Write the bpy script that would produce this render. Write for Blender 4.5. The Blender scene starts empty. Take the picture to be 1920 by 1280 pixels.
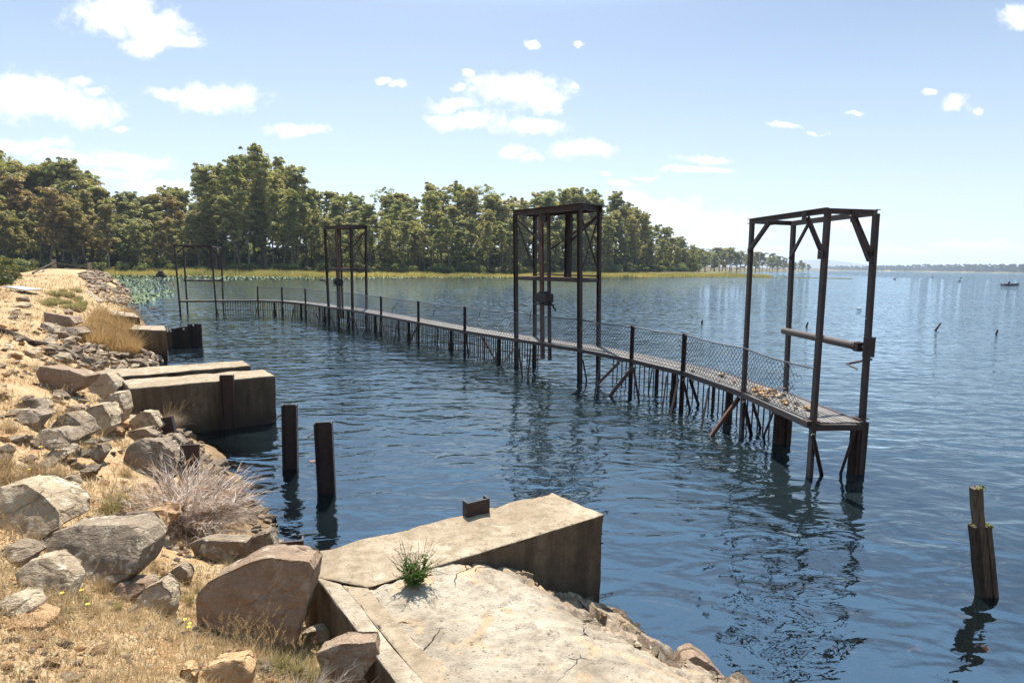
import bpy, bmesh, math, random
import numpy as np
from mathutils import Vector, Matrix
random.seed(7); RNG = np.random.default_rng(11)
SC = bpy.context.scene
COL = SC.collection
R = math.radians
# ------------------------------------------------------------------ camera maths
FPX, EYE = 1120.0, 3.6
PITCH, ROLL = math.atan(141.7/1120), math.atan(.0125)
_F = np.array((0, math.cos(PITCH), -math.sin(PITCH)))
_U0 = np.array((0, math.sin(PITCH), math.cos(PITCH))); _R0 = np.array((1.0, 0, 0))
_R = math.cos(ROLL)*_R0 + math.sin(ROLL)*_U0
_U = math.cos(ROLL)*_U0 - math.sin(ROLL)*_R0
def ray(px, py): return _F + (px-960)/FPX*_R - (py-640)/FPX*_U
def G(px, py, z=0.0):
    d = ray(px, py); t = (z-EYE)/d[2]
    return Vector((d[0]*t, d[1]*t, z))
def P(px, py, Y):
    d = ray(px, py); t = Y/d[1]
    return Vector((d[0]*t, Y, EYE+d[2]*t))
def XY(px, Y):
    d = ray(px, 498); return (d[0]/d[1]*Y, Y)

# ------------------------------------------------------------------ noise
def _hash(ix, iy, seed):
    h = (ix*374761393 + iy*668265263 + seed*974634777) & 0xffffffff
    h = ((h ^ (h >> 13))*1274126177) & 0xffffffff
    return ((h ^ (h >> 16)) & 0xffff)/65535.0
def vnoise(x, y, seed=0):
    x = np.asarray(x, float); y = np.asarray(y, float)
    ix = np.floor(x).astype(np.int64); iy = np.floor(y).astype(np.int64)
    fx = x-ix; fy = y-iy; fx = fx*fx*(3-2*fx); fy = fy*fy*(3-2*fy)
    a = _hash(ix, iy, seed); b = _hash(ix+1, iy, seed); c = _hash(ix, iy+1, seed); d = _hash(ix+1, iy+1, seed)
    return (a*(1-fx)+b*fx)*(1-fy) + (c*(1-fx)+d*fx)*fy
def fbm(x, y, o=4, seed=0):
    s = 0; a = .5
    for i in range(o):
        s = s + a*(vnoise(x, y, seed+i)-.5); a *= .5; x = x*2.03+13.1; y = y*2.03+7.7
    return s*2
# ------------------------------------------------------------------ terrain function
LAKE = [(60,-45),(20,-9),(6,1.2),(3.2,3.5),(1.95,4.6),(1.35,5.1),(.6,5.05),(-.8,5.2),(-1.8,5.9),(-2.7,6.9),(-3.55,8.2),(-4.6,9.6),
        (-5.6,10.9),(-7.2,12.6),(-9.0,15.2),(-10.9,18),(-12.1,20.3),(-13.6,22.4),(-17,27.5),(-22,35.5),(-30.7,47.3),(-37,58),(-52,80),
        (-78,118),(-105,156),(-47.7,157),(6.6,193),XY(1240,228),XY(1440,262),XY(1425,330),XY(1330,420),XY(1390,620),XY(1450,850),XY(1518,1150),
        XY(1500,1700),XY(1555,3500),XY(1640,3200),XY(1740,2800),XY(1920,2100),XY(2400,1500),(4000,800),(4000,-3000),(60,-60)]
_LP = np.array(LAKE, float)
def lake_sd(x, y):
    """distance to the shoreline, positive on land"""
    x = np.asarray(x, float); y = np.asarray(y, float)
    best = np.full(x.shape, 1e18); ins = np.zeros(x.shape, bool)
    n = len(_LP)
    for i in range(n):
        ax, ay = _LP[i]; bx, by = _LP[(i+1) % n]
        ex, ey = bx-ax, by-ay
        t = np.clip(((x-ax)*ex+(y-ay)*ey)/(ex*ex+ey*ey), 0, 1)
        best = np.minimum(best, (x-ax-t*ex)**2+(y-ay-t*ey)**2)
        c = (ay > y) != (by > y)
        with np.errstate(divide='ignore', invalid='ignore'):
            xi = ax + (y-ay)*ex/(ey if ey != 0 else 1e-9)
        ins ^= c & (x < xi)
    d = np.sqrt(best)
    return np.where(ins, -d, d)
def sstep(a, b, x):
    t = np.clip((x-a)/(b-a), 0, 1); return t*t*(3-2*t)
ABUT = np.array([(-1.85,4.95),(-.45,2.1),(.9,2.1),(1.4,4.4),(.95,5.85),(.47,6.46)], float)
def poly_dist(x, y, pl):
    x = np.asarray(x, float); y = np.asarray(y, float)
    best = np.full(x.shape, 1e18); ins = np.zeros(x.shape, bool); n = len(pl)
    for i in range(n):
        ax, ay = pl[i]; bx, by = pl[(i+1) % n]; ex, ey = bx-ax, by-ay
        t = np.clip(((x-ax)*ex+(y-ay)*ey)/(ex*ex+ey*ey), 0, 1)
        best = np.minimum(best, (x-ax-t*ex)**2+(y-ay-t*ey)**2)
        c = (ay > y) != (by > y); ins ^= c & (x < ax+(y-ay)*ex/(ey if ey else 1e-9))
    return np.where(ins, 0, np.sqrt(best))
WALLA = np.array([(-5.2,13.0),(-6.3,14.2),(-7.4,15.4),(-9.6,14.0),(-8.0,12.2)], float)
def height(x, y):
    x = np.asarray(x, float); y = np.asarray(y, float)
    s = lake_sd(x, y)
    near = 1-sstep(25, 60, np.hypot(x, y))
    s = s + near*(.35*fbm(x*.9, y*.9, 3, 5)) + (1-near)*1.2*fbm(x*.25, y*.25, 3, 9)*np.clip(np.abs(s)/3, 0, 1)
    dam = np.interp(s, [-60,-20,-6,-2,-.6,0,1,2,3,4,5,9,13,18], [-4.5,-3.6,-2.6,-1.3,-.42,0,.55,1.1,1.55,1.9,2.02,2.1,1.3,.6])
    far = np.interp(s, [-60,-20,0,18,40,80,250,800], [-4,-1.6,-.05,.5,1.5,2.5,10,13])
    dam = np.where((dam < 0), dam*(1-.76*sstep(.6, 1.6, x)*(1-sstep(7, 10, y))), dam)
    w = sstep(112, 150, y - .12*x)
    h = dam*(1-w)+far*w
    da = poly_dist(x, y, ABUT)
    lim = .82 + .5*da + .12*sstep(0, .3, (x+1.56)*(-.84)+(y-4.57)*(-.54))
    m = (da < 3.2) & (s > 0)
    h = np.where(m, np.minimum(h, lim), h)
    dw = poly_dist(x, y, WALLA)
    h = np.where(dw < 3.0, np.minimum(h, np.where(s > 0, .85+.45*dw, 9)), h)
    r = np.hypot(x, y)
    amp = near*np.clip(s+.6, 0, 1.2)/1.2
    h = h + amp*(.10*fbm(x*1.3, y*1.3, 4, 21)+.05*fbm(x*6, y*6, 3, 31)) + (1-near)*.35*fbm(x*.3, y*.3, 3, 41)*np.clip(s/3, 0, 1)
    return h
def hz(x, y): return float(height(np.array([x]), np.array([y]))[0])
def hit(px, py, lift=0.0):
    """where the sight line through a point of the photograph meets the ground"""
    d = ray(px, py); d = d/np.linalg.norm(d)
    t = np.geomspace(1.2, 400, 1600)
    X, Y, Z = d[0]*t, d[1]*t, EYE+d[2]*t
    H = height(X, Y)+lift
    k = np.nonzero(Z < H)[0]
    if not len(k): return None
    i = k[0]; j = max(i-1, 0)
    a = (Z[j]-H[j]); b = (H[i]-Z[i]); f = a/(a+b) if a+b > 0 else 0
    tt = t[j]+(t[i]-t[j])*f
    return Vector((d[0]*tt, d[1]*tt, EYE+d[2]*tt))

# ------------------------------------------------------------------ object helpers
def tag(o, label=None, cat=None, group=None, kind=None):
    if label: o['label'] = label
    if cat: o['category'] = cat
    if group: o['group'] = group
    if kind: o['kind'] = kind
    return o
def empty(name, loc, label, cat, group=None):
    o = bpy.data.objects.new(name, None); o.empty_display_size = .2
    o.location = loc; COL.objects.link(o)
    return tag(o, label, cat, group)
def mesh_from(name, V, Fc, mats=(), smooth=False):
    me = bpy.data.meshes.new(name)
    if isinstance(V, np.ndarray) and isinstance(Fc, np.ndarray):
        nv, nf, k = len(V), len(Fc), Fc.shape[1]
        me.vertices.add(nv); me.vertices.foreach_set('co', V.astype(np.float32).ravel())
        me.loops.add(nf*k); me.loops.foreach_set('vertex_index', Fc.astype(np.int32).ravel())
        me.polygons.add(nf); me.polygons.foreach_set('loop_start', np.arange(0, nf*k, k, dtype=np.int32))
        me.update(calc_edges=True)
    else:
        me.from_pydata([tuple(v) for v in V], [], [tuple(f) for f in Fc]); me.update()
    for m in mats: me.materials.append(m)
    if smooth: me.polygons.foreach_set('use_smooth', np.ones(len(me.polygons), bool))
    return me
def link(name, me, parent=None, loc=None):
    o = bpy.data.objects.new(name, me); COL.objects.link(o)
    if parent is not None: o.parent = parent
    if loc is not None: o.location = loc
    return o
def copy_tree(o, parent=None):
    c = o.copy(); COL.objects.link(c)
    if parent is not None: c.parent = parent
    for ch in list(o.children): copy_tree(ch, c)
    return c
class MB:
    """collects boxes, bars and tubes in world coordinates; build() links them as one mesh"""
    def __init__(s): s.v = []; s.f = []
    def hexa(s, c8):
        n = len(s.v); s.v += [Vector(c) for c in c8]
        s.f += [(n,n+3,n+2,n+1),(n+4,n+5,n+6,n+7),(n,n+1,n+5,n+4),(n+1,n+2,n+6,n+5),(n+2,n+3,n+7,n+6),(n+3,n,n+4,n+7)]
    def box(s, c, dx, dy, dz, yaw=0.0):
        c = Vector(c); X = Vector((math.cos(yaw), math.sin(yaw), 0))*dx/2; Y = Vector((-math.sin(yaw), math.cos(yaw), 0))*dy/2; Z = Vector((0,0,dz/2))
        s.hexa([c-X-Y-Z, c+X-Y-Z, c+X+Y-Z, c-X+Y-Z, c-X-Y+Z, c+X-Y+Z, c+X+Y+Z, c-X+Y+Z]); return s
    def bar(s, p, q, w, h=None, side=None):
        h = h or w; p = Vector(p); q = Vector(q); d = (q-p).normalized()
        if side is None: side = Vector((1,0,0)) if abs(d.z) > .9 else Vector((0,0,1)).cross(d)
        A = Vector(side); A = (A - d*A.dot(d)).normalized(); B = d.cross(A); A = A*w/2; B = B*h/2
        s.hexa([p-A-B, p+A-B, p+A+B, p-A+B, q-A-B, q+A-B, q+A+B, q-A+B]); return s
    def angle(s, p, q, w, t, side=None):
        """an L-section"""
        p = Vector(p); q = Vector(q); d = (q-p).normalized()
        if side is None: side = Vector((1,0,0)) if abs(d.z) > .9 else Vector((0,0,1)).cross(d)
        A = Vector(side); A = (A - d*A.dot(d)).normalized(); B = d.cross(A)
        s.bar(p+A*(w/2-t/2)*0+B*(w/2-t/2), q+B*(w/2-t/2), w, t, A)
        s.bar(p+A*(w/2-t/2)-B*t/2, q+A*(w/2-t/2)-B*t/2, t, w-t-.0004, A); return s
    def channel(s, p, q, w, fl, t, side):
        """a U-section: web of width w across side, flanges fl deep on the far side"""
        p = Vector(p); q = Vector(q); d = (q-p).normalized(); A = Vector(side); A = (A-d*A.dot(d)).normalized(); B = d.cross(A)
        s.bar(p, q, w, t, A)
        for k in (-1, 1): s.bar(p+A*k*(w/2-t/2)+B*(fl/2+t/2), q+A*k*(w/2-t/2)+B*(fl/2+t/2), t, fl, A)
        return s
    def hsec(s, p, q, w, dp, t, side):
        p = Vector(p); q = Vector(q); d = (q-p).normalized(); A = Vector(side); A = (A-d*A.dot(d)).normalized(); B = d.cross(A)
        s.bar(p, q, w-2*t-.002, t, A)
        for k in (-1, 1): s.bar(p+A*k*(w/2-t/2), q+A*k*(w/2-t/2), t, dp, A)
        return s
    def tube(s, p, q, r0, r1=None, n=8, caps=True):
        r1 = r0 if r1 is None else r1; p = Vector(p); q = Vector(q); d = (q-p).normalized()
        A = d.orthogonal().normalized(); B = d.cross(A); k = len(s.v)
        for c, r in ((p, r0), (q, r1)):
            for i in range(n):
                a = 2*math.pi*i/n; s.v.append(c+A*math.cos(a)*r+B*math.sin(a)*r)
        for i in range(n): j = (i+1) % n; s.f.append((k+i, k+j, k+n+j, k+n+i))
        if caps: s.f.append(tuple(k+n-1-i for i in range(n))); s.f.append(tuple(k+n+i for i in range(n)))
        return s
    def path(s, pts, rs, n=6):
        for i in range(len(pts)-1): s.tube(pts[i], pts[i+1], rs[i], rs[i+1], n, True)
        return s
    def build(s, name, mat, parent=None, bevel=0.0, smooth=False):
        off = Vector((0,0,0))
        par = parent
        while par is not None: off = off+par.location; par = par.parent
        if parent is None:
            V = np.array([tuple(v) for v in s.v]); lo = V.min(0); hi = V.max(0); base = Vector(((lo[0]+hi[0])/2, (lo[1]+hi[1])/2, lo[2]))
            off = base
        me = mesh_from(name, [v-off for v in s.v], s.f, (mat,), smooth)
        o = link(name, me, parent, None if parent is not None else off)
        if bevel:
            b = o.modifiers.new('edge', 'BEVEL'); b.width = bevel; b.segments = 2; b.limit_method = 'ANGLE'
        return o
# ------------------------------------------------------------------ materials
class NT:
    def __init__(s, nt): s.nt = nt; s.nt.nodes.clear()
    def n(s, t, **kw):
        x = s.nt.nodes.new(t); ins = kw.pop('i', {})
        for k, v in kw.items(): setattr(x, k, v)
        for k, v in ins.items():
            if isinstance(v, bpy.types.NodeSocket): s.nt.links.new(v, x.inputs[k])
            else: x.inputs[k].default_value = v
        return x
    def l(s, a, b): s.nt.links.new(a, b)
    def noise(s, vec, scale, detail=4, rough=.55, dist=0.0):
        return s.n('ShaderNodeTexNoise', i={'Vector': vec, 'Scale': scale, 'Detail': detail, 'Roughness': rough, 'Distortion': dist}).outputs['Fac']
    def ramp(s, fac, stops, mode='LINEAR'):
        x = s.n('ShaderNodeValToRGB', i={'Fac': fac}); cr = x.color_ramp; cr.interpolation = mode
        while len(cr.elements) < len(stops): cr.elements.new(.5)
        for e, (p, c) in zip(cr.elements, stops): e.position = p; e.color = (*c, 1) if len(c) == 3 else c
        return x.outputs['Color']
    def mix(s, fac, a, b, mode='MIX'):
        x = s.n('ShaderNodeMix', data_type='RGBA', blend_type=mode)
        for k, v in ((0, fac), (6, a), (7, b)):
            if isinstance(v, bpy.types.NodeSocket): s.l(v, x.inputs[k])
            else: x.inputs[k].default_value = ((*v, 1) if isinstance(v, tuple) and len(v) == 3 else v)
        return x.outputs[2]
    def m(s, op, a, b=0.0, c=0.0, clamp=False):
        x = s.n('ShaderNodeMath', operation=op, use_clamp=clamp)
        for k, v in enumerate((a, b, c)):
            if isinstance(v, bpy.types.NodeSocket): s.l(v, x.inputs[k])
            else: x.inputs[k].default_value = v
        return x.outputs[0]
    def rng(s, v, a, b, c=0.0, d=1.0):
        return s.n('ShaderNodeMapRange', i={'Value': v, 'From Min': a, 'From Max': b, 'To Min': c, 'To Max': d}).outputs[0]
    def mapv(s, vec, scale=(1,1,1), loc=(0,0,0), rot=(0,0,0)):
        return s.n('ShaderNodeMapping', i={'Vector': vec, 'Scale': scale, 'Location': loc, 'Rotation': rot}).outputs[0]
    def bump(s, h, dist, strength=1.0, normal=None):
        x = s.n('ShaderNodeBump', i={'Height': h, 'Distance': dist, 'Strength': strength})
        if normal is not None: s.l(normal, x.inputs['Normal'])
        return x.outputs[0]
    def out(s, sh, **k):
        o = s.n('ShaderNodeOutputMaterial'); s.l(sh, o.inputs['Surface']); return o
def newmat(name):
    m = bpy.data.materials.new(name); m.use_nodes = True
    return m, NT(m.node_tree)
def pbsdf(t, col, rough=.8, normal=None, spec=.3, metal=0.0):
    x = t.n('ShaderNodeBsdfPrincipled')
    for k, v in (('Base Color', col), ('Roughness', rough), ('Specular IOR Level', spec), ('Metallic', metal)):
        if isinstance(v, bpy.types.NodeSocket): t.l(v, x.inputs[k])
        else: x.inputs[k].default_value = ((*v, 1) if isinstance(v, tuple) and len(v) == 3 else v)
    if normal is not None: t.l(normal, x.inputs['Normal'])
    return x.outputs[0]
def wpos(t): return t.n('ShaderNodeNewGeometry').outputs['Position']
def opos(t): return t.n('ShaderNodeTexCoord').outputs['Object']
def orand(t): return t.n('ShaderNodeObjectInfo').outputs['Random']

def mat_rust(name, dark, lite, sc=6.0):
    m, t = newmat(name); p = opos(t)
    a = t.noise(p, sc, 6, .65); b = t.noise(p, sc*7, 4, .7)
    st = t.noise(t.mapv(p, (1,1,.12)), sc*3, 3)
    f = t.m('ADD', t.m('MULTIPLY', a, .5), t.m('ADD', t.m('MULTIPLY', b, .25), t.m('MULTIPLY', st, .25)))
    c = t.ramp(f, [(.36, dark), (.5, tuple((dark[i]+lite[i])/2 for i in range(3))), (.66, lite)])
    t.out(pbsdf(t, c, .62, t.bump(b, .004, .8), .35)); return m
M = {}
M['rust'] = mat_rust('rusty_steel', (.012,.009,.0095), (.062,.034,.027))
M['rust2'] = mat_rust('rusty_steel_light', (.035,.018,.014), (.16,.07,.045))
M['black'] = mat_rust('black_iron', (.006,.005,.006), (.03,.018,.016))
M['wetwood'] = None
def mat_wood(name, dark, lite):
    m, t = newmat(name); p = opos(t)
    g = t.noise(t.mapv(p, (14,14,.7)), 2.2, 6, .7); k = t.noise(p, 5, 3)
    c = t.mix(t.rng(k, .35, .65), t.ramp(g, [(.35, dark), (.65, lite)]), dark)
    c = t.mix(t.rng(g, .3, .7), c, lite, 'MIX')
    t.out(pbsdf(t, c, .9, t.bump(g, .02, .8), .15)); return m
M['darkwood'] = mat_wood('dark_wet_timber', (.018,.012,.009), (.07,.05,.038))
M['greywood'] = mat_wood('weathered_timber', (.10,.075,.055), (.34,.28,.22))
# concrete: pale, dirty, cracked; shrinks to dark weed stain near the water line
def mat_concrete(name, a, b, dirt=.5, crack=True, bumpd=.012):
    m, t = newmat(name); p = wpos(t)
    n1 = t.noise(p, 1.1, 5, .6); n2 = t.noise(p, 9, 6, .7); n3 = t.noise(p, 60, 4, .75)
    c = t.mix(t.rng(n1, .35, .65), a, b)
    c = t.mix(t.rng(n2, .42, .66, 0, dirt), c, (.19,.14,.085))
    c = t.mix(t.rng(t.noise(p, 3.3, 5, .7, 1.5), .60, .72, 0, .55), c, (.50,.44,.36))
    c = t.mix(t.rng(t.noise(p, 30, 5, .75), .56, .66, 0, .7), c, (.10,.08,.055))
    agg = t.n('ShaderNodeTexVoronoi', i={'Vector': p, 'Scale': 90.0}).outputs['Distance']
    c = t.mix(t.rng(agg, .06, .2, .45, 0), c, (.62,.55,.45))
    c = t.mix(t.rng(n3, .55, .75, 0, .5), c, (.10,.08,.06))
    z = t.n('ShaderNodeSeparateXYZ', i={0: p}).outputs[2]
    wet = t.rng(t.m('ADD', z, t.m('MULTIPLY', n2, .35)), .25, .62, 1, 0)
    c = t.mix(t.m('MULTIPLY', wet, .8), c, (.035,.03,.02))
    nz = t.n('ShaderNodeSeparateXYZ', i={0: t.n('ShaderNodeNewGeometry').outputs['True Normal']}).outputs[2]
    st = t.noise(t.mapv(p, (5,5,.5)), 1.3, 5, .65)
    c = t.mix(t.m('MULTIPLY', t.rng(nz, .7, .3), t.rng(st, .3, .7, .62, .97)), c, (.058,.043,.031))  # steep faces darkened: streaky weathering, with shade painted into the colour
    h = t.m('ADD', t.m('MULTIPLY', n2, .7), t.m('MULTIPLY', n3, .3))
    if crack:
        v = t.n('ShaderNodeTexVoronoi', feature='DISTANCE_TO_EDGE', i={'Vector': t.mix(.12, p, t.n('ShaderNodeTexNoise', i={'Vector': p, 'Scale': 3.0, 'Detail': 4.0}).outputs['Color']), 'Scale': 1.15}).outputs['Distance']
        gate = t.rng(t.noise(p, .9, 2), .5, .56)
        ck = t.m('MULTIPLY', t.rng(v, 0, .012, 1, 0), gate)
        c = t.mix(ck, c, (.03,.022,.016)); h = t.m('SUBTRACT', h, t.m('MULTIPLY', ck, .9))
    t.out(pbsdf(t, c, .92, t.bump(h, bumpd, 1.0), .15)); return m
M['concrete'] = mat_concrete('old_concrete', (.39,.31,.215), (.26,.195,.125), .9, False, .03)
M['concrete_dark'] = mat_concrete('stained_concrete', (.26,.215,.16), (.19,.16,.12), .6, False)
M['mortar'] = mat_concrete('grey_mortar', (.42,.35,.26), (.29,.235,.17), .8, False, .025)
# rock
def mat_rock(name, base, alt, lichen=.35, lcol=(.42,.38,.30)):
    m, t = newmat(name); p = opos(t); r = orand(t)
    pv = t.n('ShaderNodeVectorMath', operation='ADD', i={0: p, 1: t.n('ShaderNodeCombineXYZ', i={0: t.m('MULTIPLY', r, 37.0), 1: t.m('MULTIPLY', r, 91.0), 2: 0.0}).outputs[0]}).outputs[0]
    n1 = t.noise(pv, 2.2, 6, .62); n2 = t.noise(pv, 14, 5, .7); n3 = t.noise(pv, 70, 4, .7)
    strat = t.noise(t.mapv(pv, (1.1,1.1,7)), 2.6, 5, .6, .4); rid = t.m('ABSOLUTE', t.m('SUBTRACT', t.noise(pv, 1.7, 4, .55, .3), .5))
    c = t.mix(t.rng(n1, .38, .62), base, alt)
    c = t.mix(t.rng(strat, .5, .68, 0, .45), c, alt)
    c = t.mix(t.m('MULTIPLY', t.rng(rid, .0, .022, .75, 0), t.rng(n1, .5, .6)), c, (base[0]*.22, base[1]*.2, base[2]*.18))
    c = t.mix(t.rng(r, 0, 1, 0, .45), c, (base[0]*.72, base[1]*.75, base[2]*.85))
    c = t.mix(t.rng(n2, .5, .75, 0, .55), c, (base[0]*.35, base[1]*.33, base[2]*.32))
    lv = t.noise(pv, 5.5, 5, .75, .8)
    nz = t.n('ShaderNodeSeparateXYZ', i={0: t.n('ShaderNodeNewGeometry').outputs['Normal']}).outputs[2]
    lf = t.m('MULTIPLY', t.rng(lv, .55, .62), lichen)
    c = t.mix(t.m('MULTIPLY', lf, t.rng(nz, -.4, .7, .5, 1)), c, lcol)
    vo = t.n('ShaderNodeTexVoronoi', i={'Vector': pv, 'Scale': 7.0, 'Randomness': 1.0}).outputs['Distance']
    sp = t.m('MULTIPLY', t.rng(t.m('ADD', vo, t.m('MULTIPLY', n3, .25)), .26, .34, 1, 0), t.rng(n1, .46, .54))
    c = t.mix(t.m('MULTIPLY', sp, min(1, lichen*1.2)), c, lcol)
    c = t.mix(t.rng(n3, .58, .74, 0, .5), c, (.05,.04,.03))
    hh = t.m('ADD', t.m('MULTIPLY', n1, .5), t.m('ADD', t.m('MULTIPLY', n2, .4), t.m('ADD', t.m('MULTIPLY', n3, .22), t.m('ADD', t.m('MULTIPLY', strat, .5), t.rng(rid, 0, .03, 0, .22)))))
    t.out(pbsdf(t, c, .9, t.bump(hh, .085, 1.0), .12)); return m
M['rk_pale'] = mat_rock('pale_lichen_rock', (.50,.385,.25), (.36,.265,.17), .7, (.60,.52,.38))
M['rk_brown'] = mat_rock('brown_rock', (.36,.25,.165), (.24,.16,.10), .5, (.50,.41,.30))
M['rk_grey'] = mat_rock('grey_rock', (.34,.255,.17), (.22,.162,.108), .75, (.54,.46,.33))
M['rk_orange'] = mat_rock('orange_rock', (.58,.35,.17), (.44,.26,.13), .2, (.6,.46,.29))
M['rk_under'] = mat_rock('drowned_rock', (.42,.23,.11), (.30,.16,.075), .1)
# vertex coloured foliage (grass, reeds, twigs)
def mat_blade(name, trans=.35, rough=.7, rand=.25):
    m, t = newmat(name)
    c = t.n('ShaderNodeVertexColor', layer_name='Col').outputs['Color']
    if rand:
        c = t.mix(t.m('MULTIPLY', orand(t), rand), c, (.30,.18,.07))
    d = t.n('ShaderNodeBsdfDiffuse', i={'Color': c, 'Roughness': 1.0}).outputs[0]
    tr = t.n('ShaderNodeBsdfTranslucent', i={'Color': c}).outputs[0]
    s = t.n('ShaderNodeMixShader', i={0: trans, 1: d, 2: tr}).outputs[0]
    t.out(s); return m
M['blade'] = mat_blade('dry_blades')
M['blade0'] = mat_blade('plain_blades', .4, .7, 0)
M['reed'] = mat_blade('reed_blades', .5, .7, 0)
M['lily'] = None
def mat_leaf(name, cols, trans=.4):
    m, t = newmat(name); r = orand(t)
    c = t.ramp(r, [(i/(len(cols)-1), x) for i, x in enumerate(cols)])
    v = t.n('ShaderNodeVertexColor', layer_name='Col').outputs['Color']
    c = t.mix(1.0, c, v, 'MULTIPLY')
    d = t.n('ShaderNodeBsdfPrincipled', i={'Base Color': c, 'Roughness': .5, 'Specular IOR Level': .35}).outputs[0]
    tr = t.n('ShaderNodeBsdfTranslucent', i={'Color': t.mix(1.0, c, (1.5,1.45,.7,1), 'MULTIPLY')}).outputs[0]
    t.out(t.n('ShaderNodeMixShader', i={0: trans, 1: d, 2: tr}).outputs[0]); return m
M['leaf'] = mat_leaf('gum_leaves', [(.225,.245,.10),(.31,.30,.13),(.255,.25,.11),(.34,.305,.14),(.19,.22,.095)])
M['leaf_red'] = mat_leaf('browning_leaves', [(.31,.25,.12),(.26,.245,.11),(.33,.235,.125),(.23,.225,.105)])
M['leaf_dark'] = mat_leaf('dark_leaves', [(.13,.155,.06),(.18,.20,.07),(.15,.175,.065)])
M['leaf_bush'] = mat_leaf('bush_leaves', [(.10,.12,.035),(.16,.16,.05),(.08,.10,.04),(.13,.12,.05)])
def mat_bark():
    m, t = newmat('gum_bark'); p = opos(t); r = orand(t)
    n = t.noise(t.mapv(p, (1,1,.25)), 2.5, 5, .7)
    c = t.mix(t.rng(n, .4, .62), (.30,.26,.21), (.11,.085,.065))
    c = t.mix(t.rng(r, .2, .9), c, (.09,.07,.055))
    t.out(pbsdf(t, c, .9)); return m
M['bark'] = mat_bark()
def mat_ground():
    m, t = newmat('bank_ground'); p = wpos(t)
    z = t.n('ShaderNodeAttribute', attribute_name='zone').outputs['Fac']
    n0 = t.noise(p, .35, 4, .6); n1 = t.noise(p, 1.6, 6, .65, .6); n2 = t.noise(p, 9, 6, .72); n3 = t.noise(p, 48, 5, .75)
    c = t.mix(t.rng(n1, .40, .60), (.40,.28,.15), (.43,.24,.11))
    c = t.mix(t.rng(n2, .44, .66, 0, .8), c, (.50,.40,.25))
    c = t.mix(t.rng(n0, .50, .64, 0, .6), c, (.27,.20,.10))
    c = t.mix(t.rng(n3, .48, .64, 0, .8), c, (.15,.095,.05))
    v = t.n('ShaderNodeTexVoronoi', i={'Vector': p, 'Scale': 16.0, 'Randomness': 1.0})
    chip = t.m('MULTIPLY', t.rng(v.outputs['Distance'], .22, .3, 1, 0), t.rng(n1, .47, .55))
    c = t.mix(t.m('MULTIPLY', chip, .7), c, t.mix(t.rng(n2, .4, .6), (.44,.33,.22), (.22,.16,.11)))
    # grassy and wooded land beyond
    g = t.mix(t.rng(n1, .4, .6), (.20,.17,.06), (.12,.11,.045))
    lit = t.mix(t.rng(t.noise(p, .8, 4), .45, .6), (.12,.09,.045), (.05,.048,.022))
    c = t.mix(t.rng(z, .4, 1.0), c, g)
    c = t.mix(t.rng(z, 1.2, 2.0), c, lit)
    hz_ = t.n('ShaderNodeSeparateXYZ', i={0: p}).outputs[2]
    c = t.mix(t.rng(t.m('ADD', hz_, t.m('MULTIPLY', n2, .25)), .06, .50, .9, 0), c, (.085,.052,.028))
    c = t.mix(t.rng(hz_, .0, -.06), c, t.mix(t.rng(n1, .42, .58), (.20,.11,.05), (.06,.035,.018)))
    h = t.m('ADD', t.m('MULTIPLY', n1, .4), t.m('ADD', t.m('MULTIPLY', n2, .35), t.m('ADD', t.m('MULTIPLY', n3, .25), t.m('MULTIPLY', chip, .35))))
    t.out(pbsdf(t, c, .95, t.bump(h, .06, 1.0), .1)); return m
M['ground'] = mat_ground()
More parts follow.
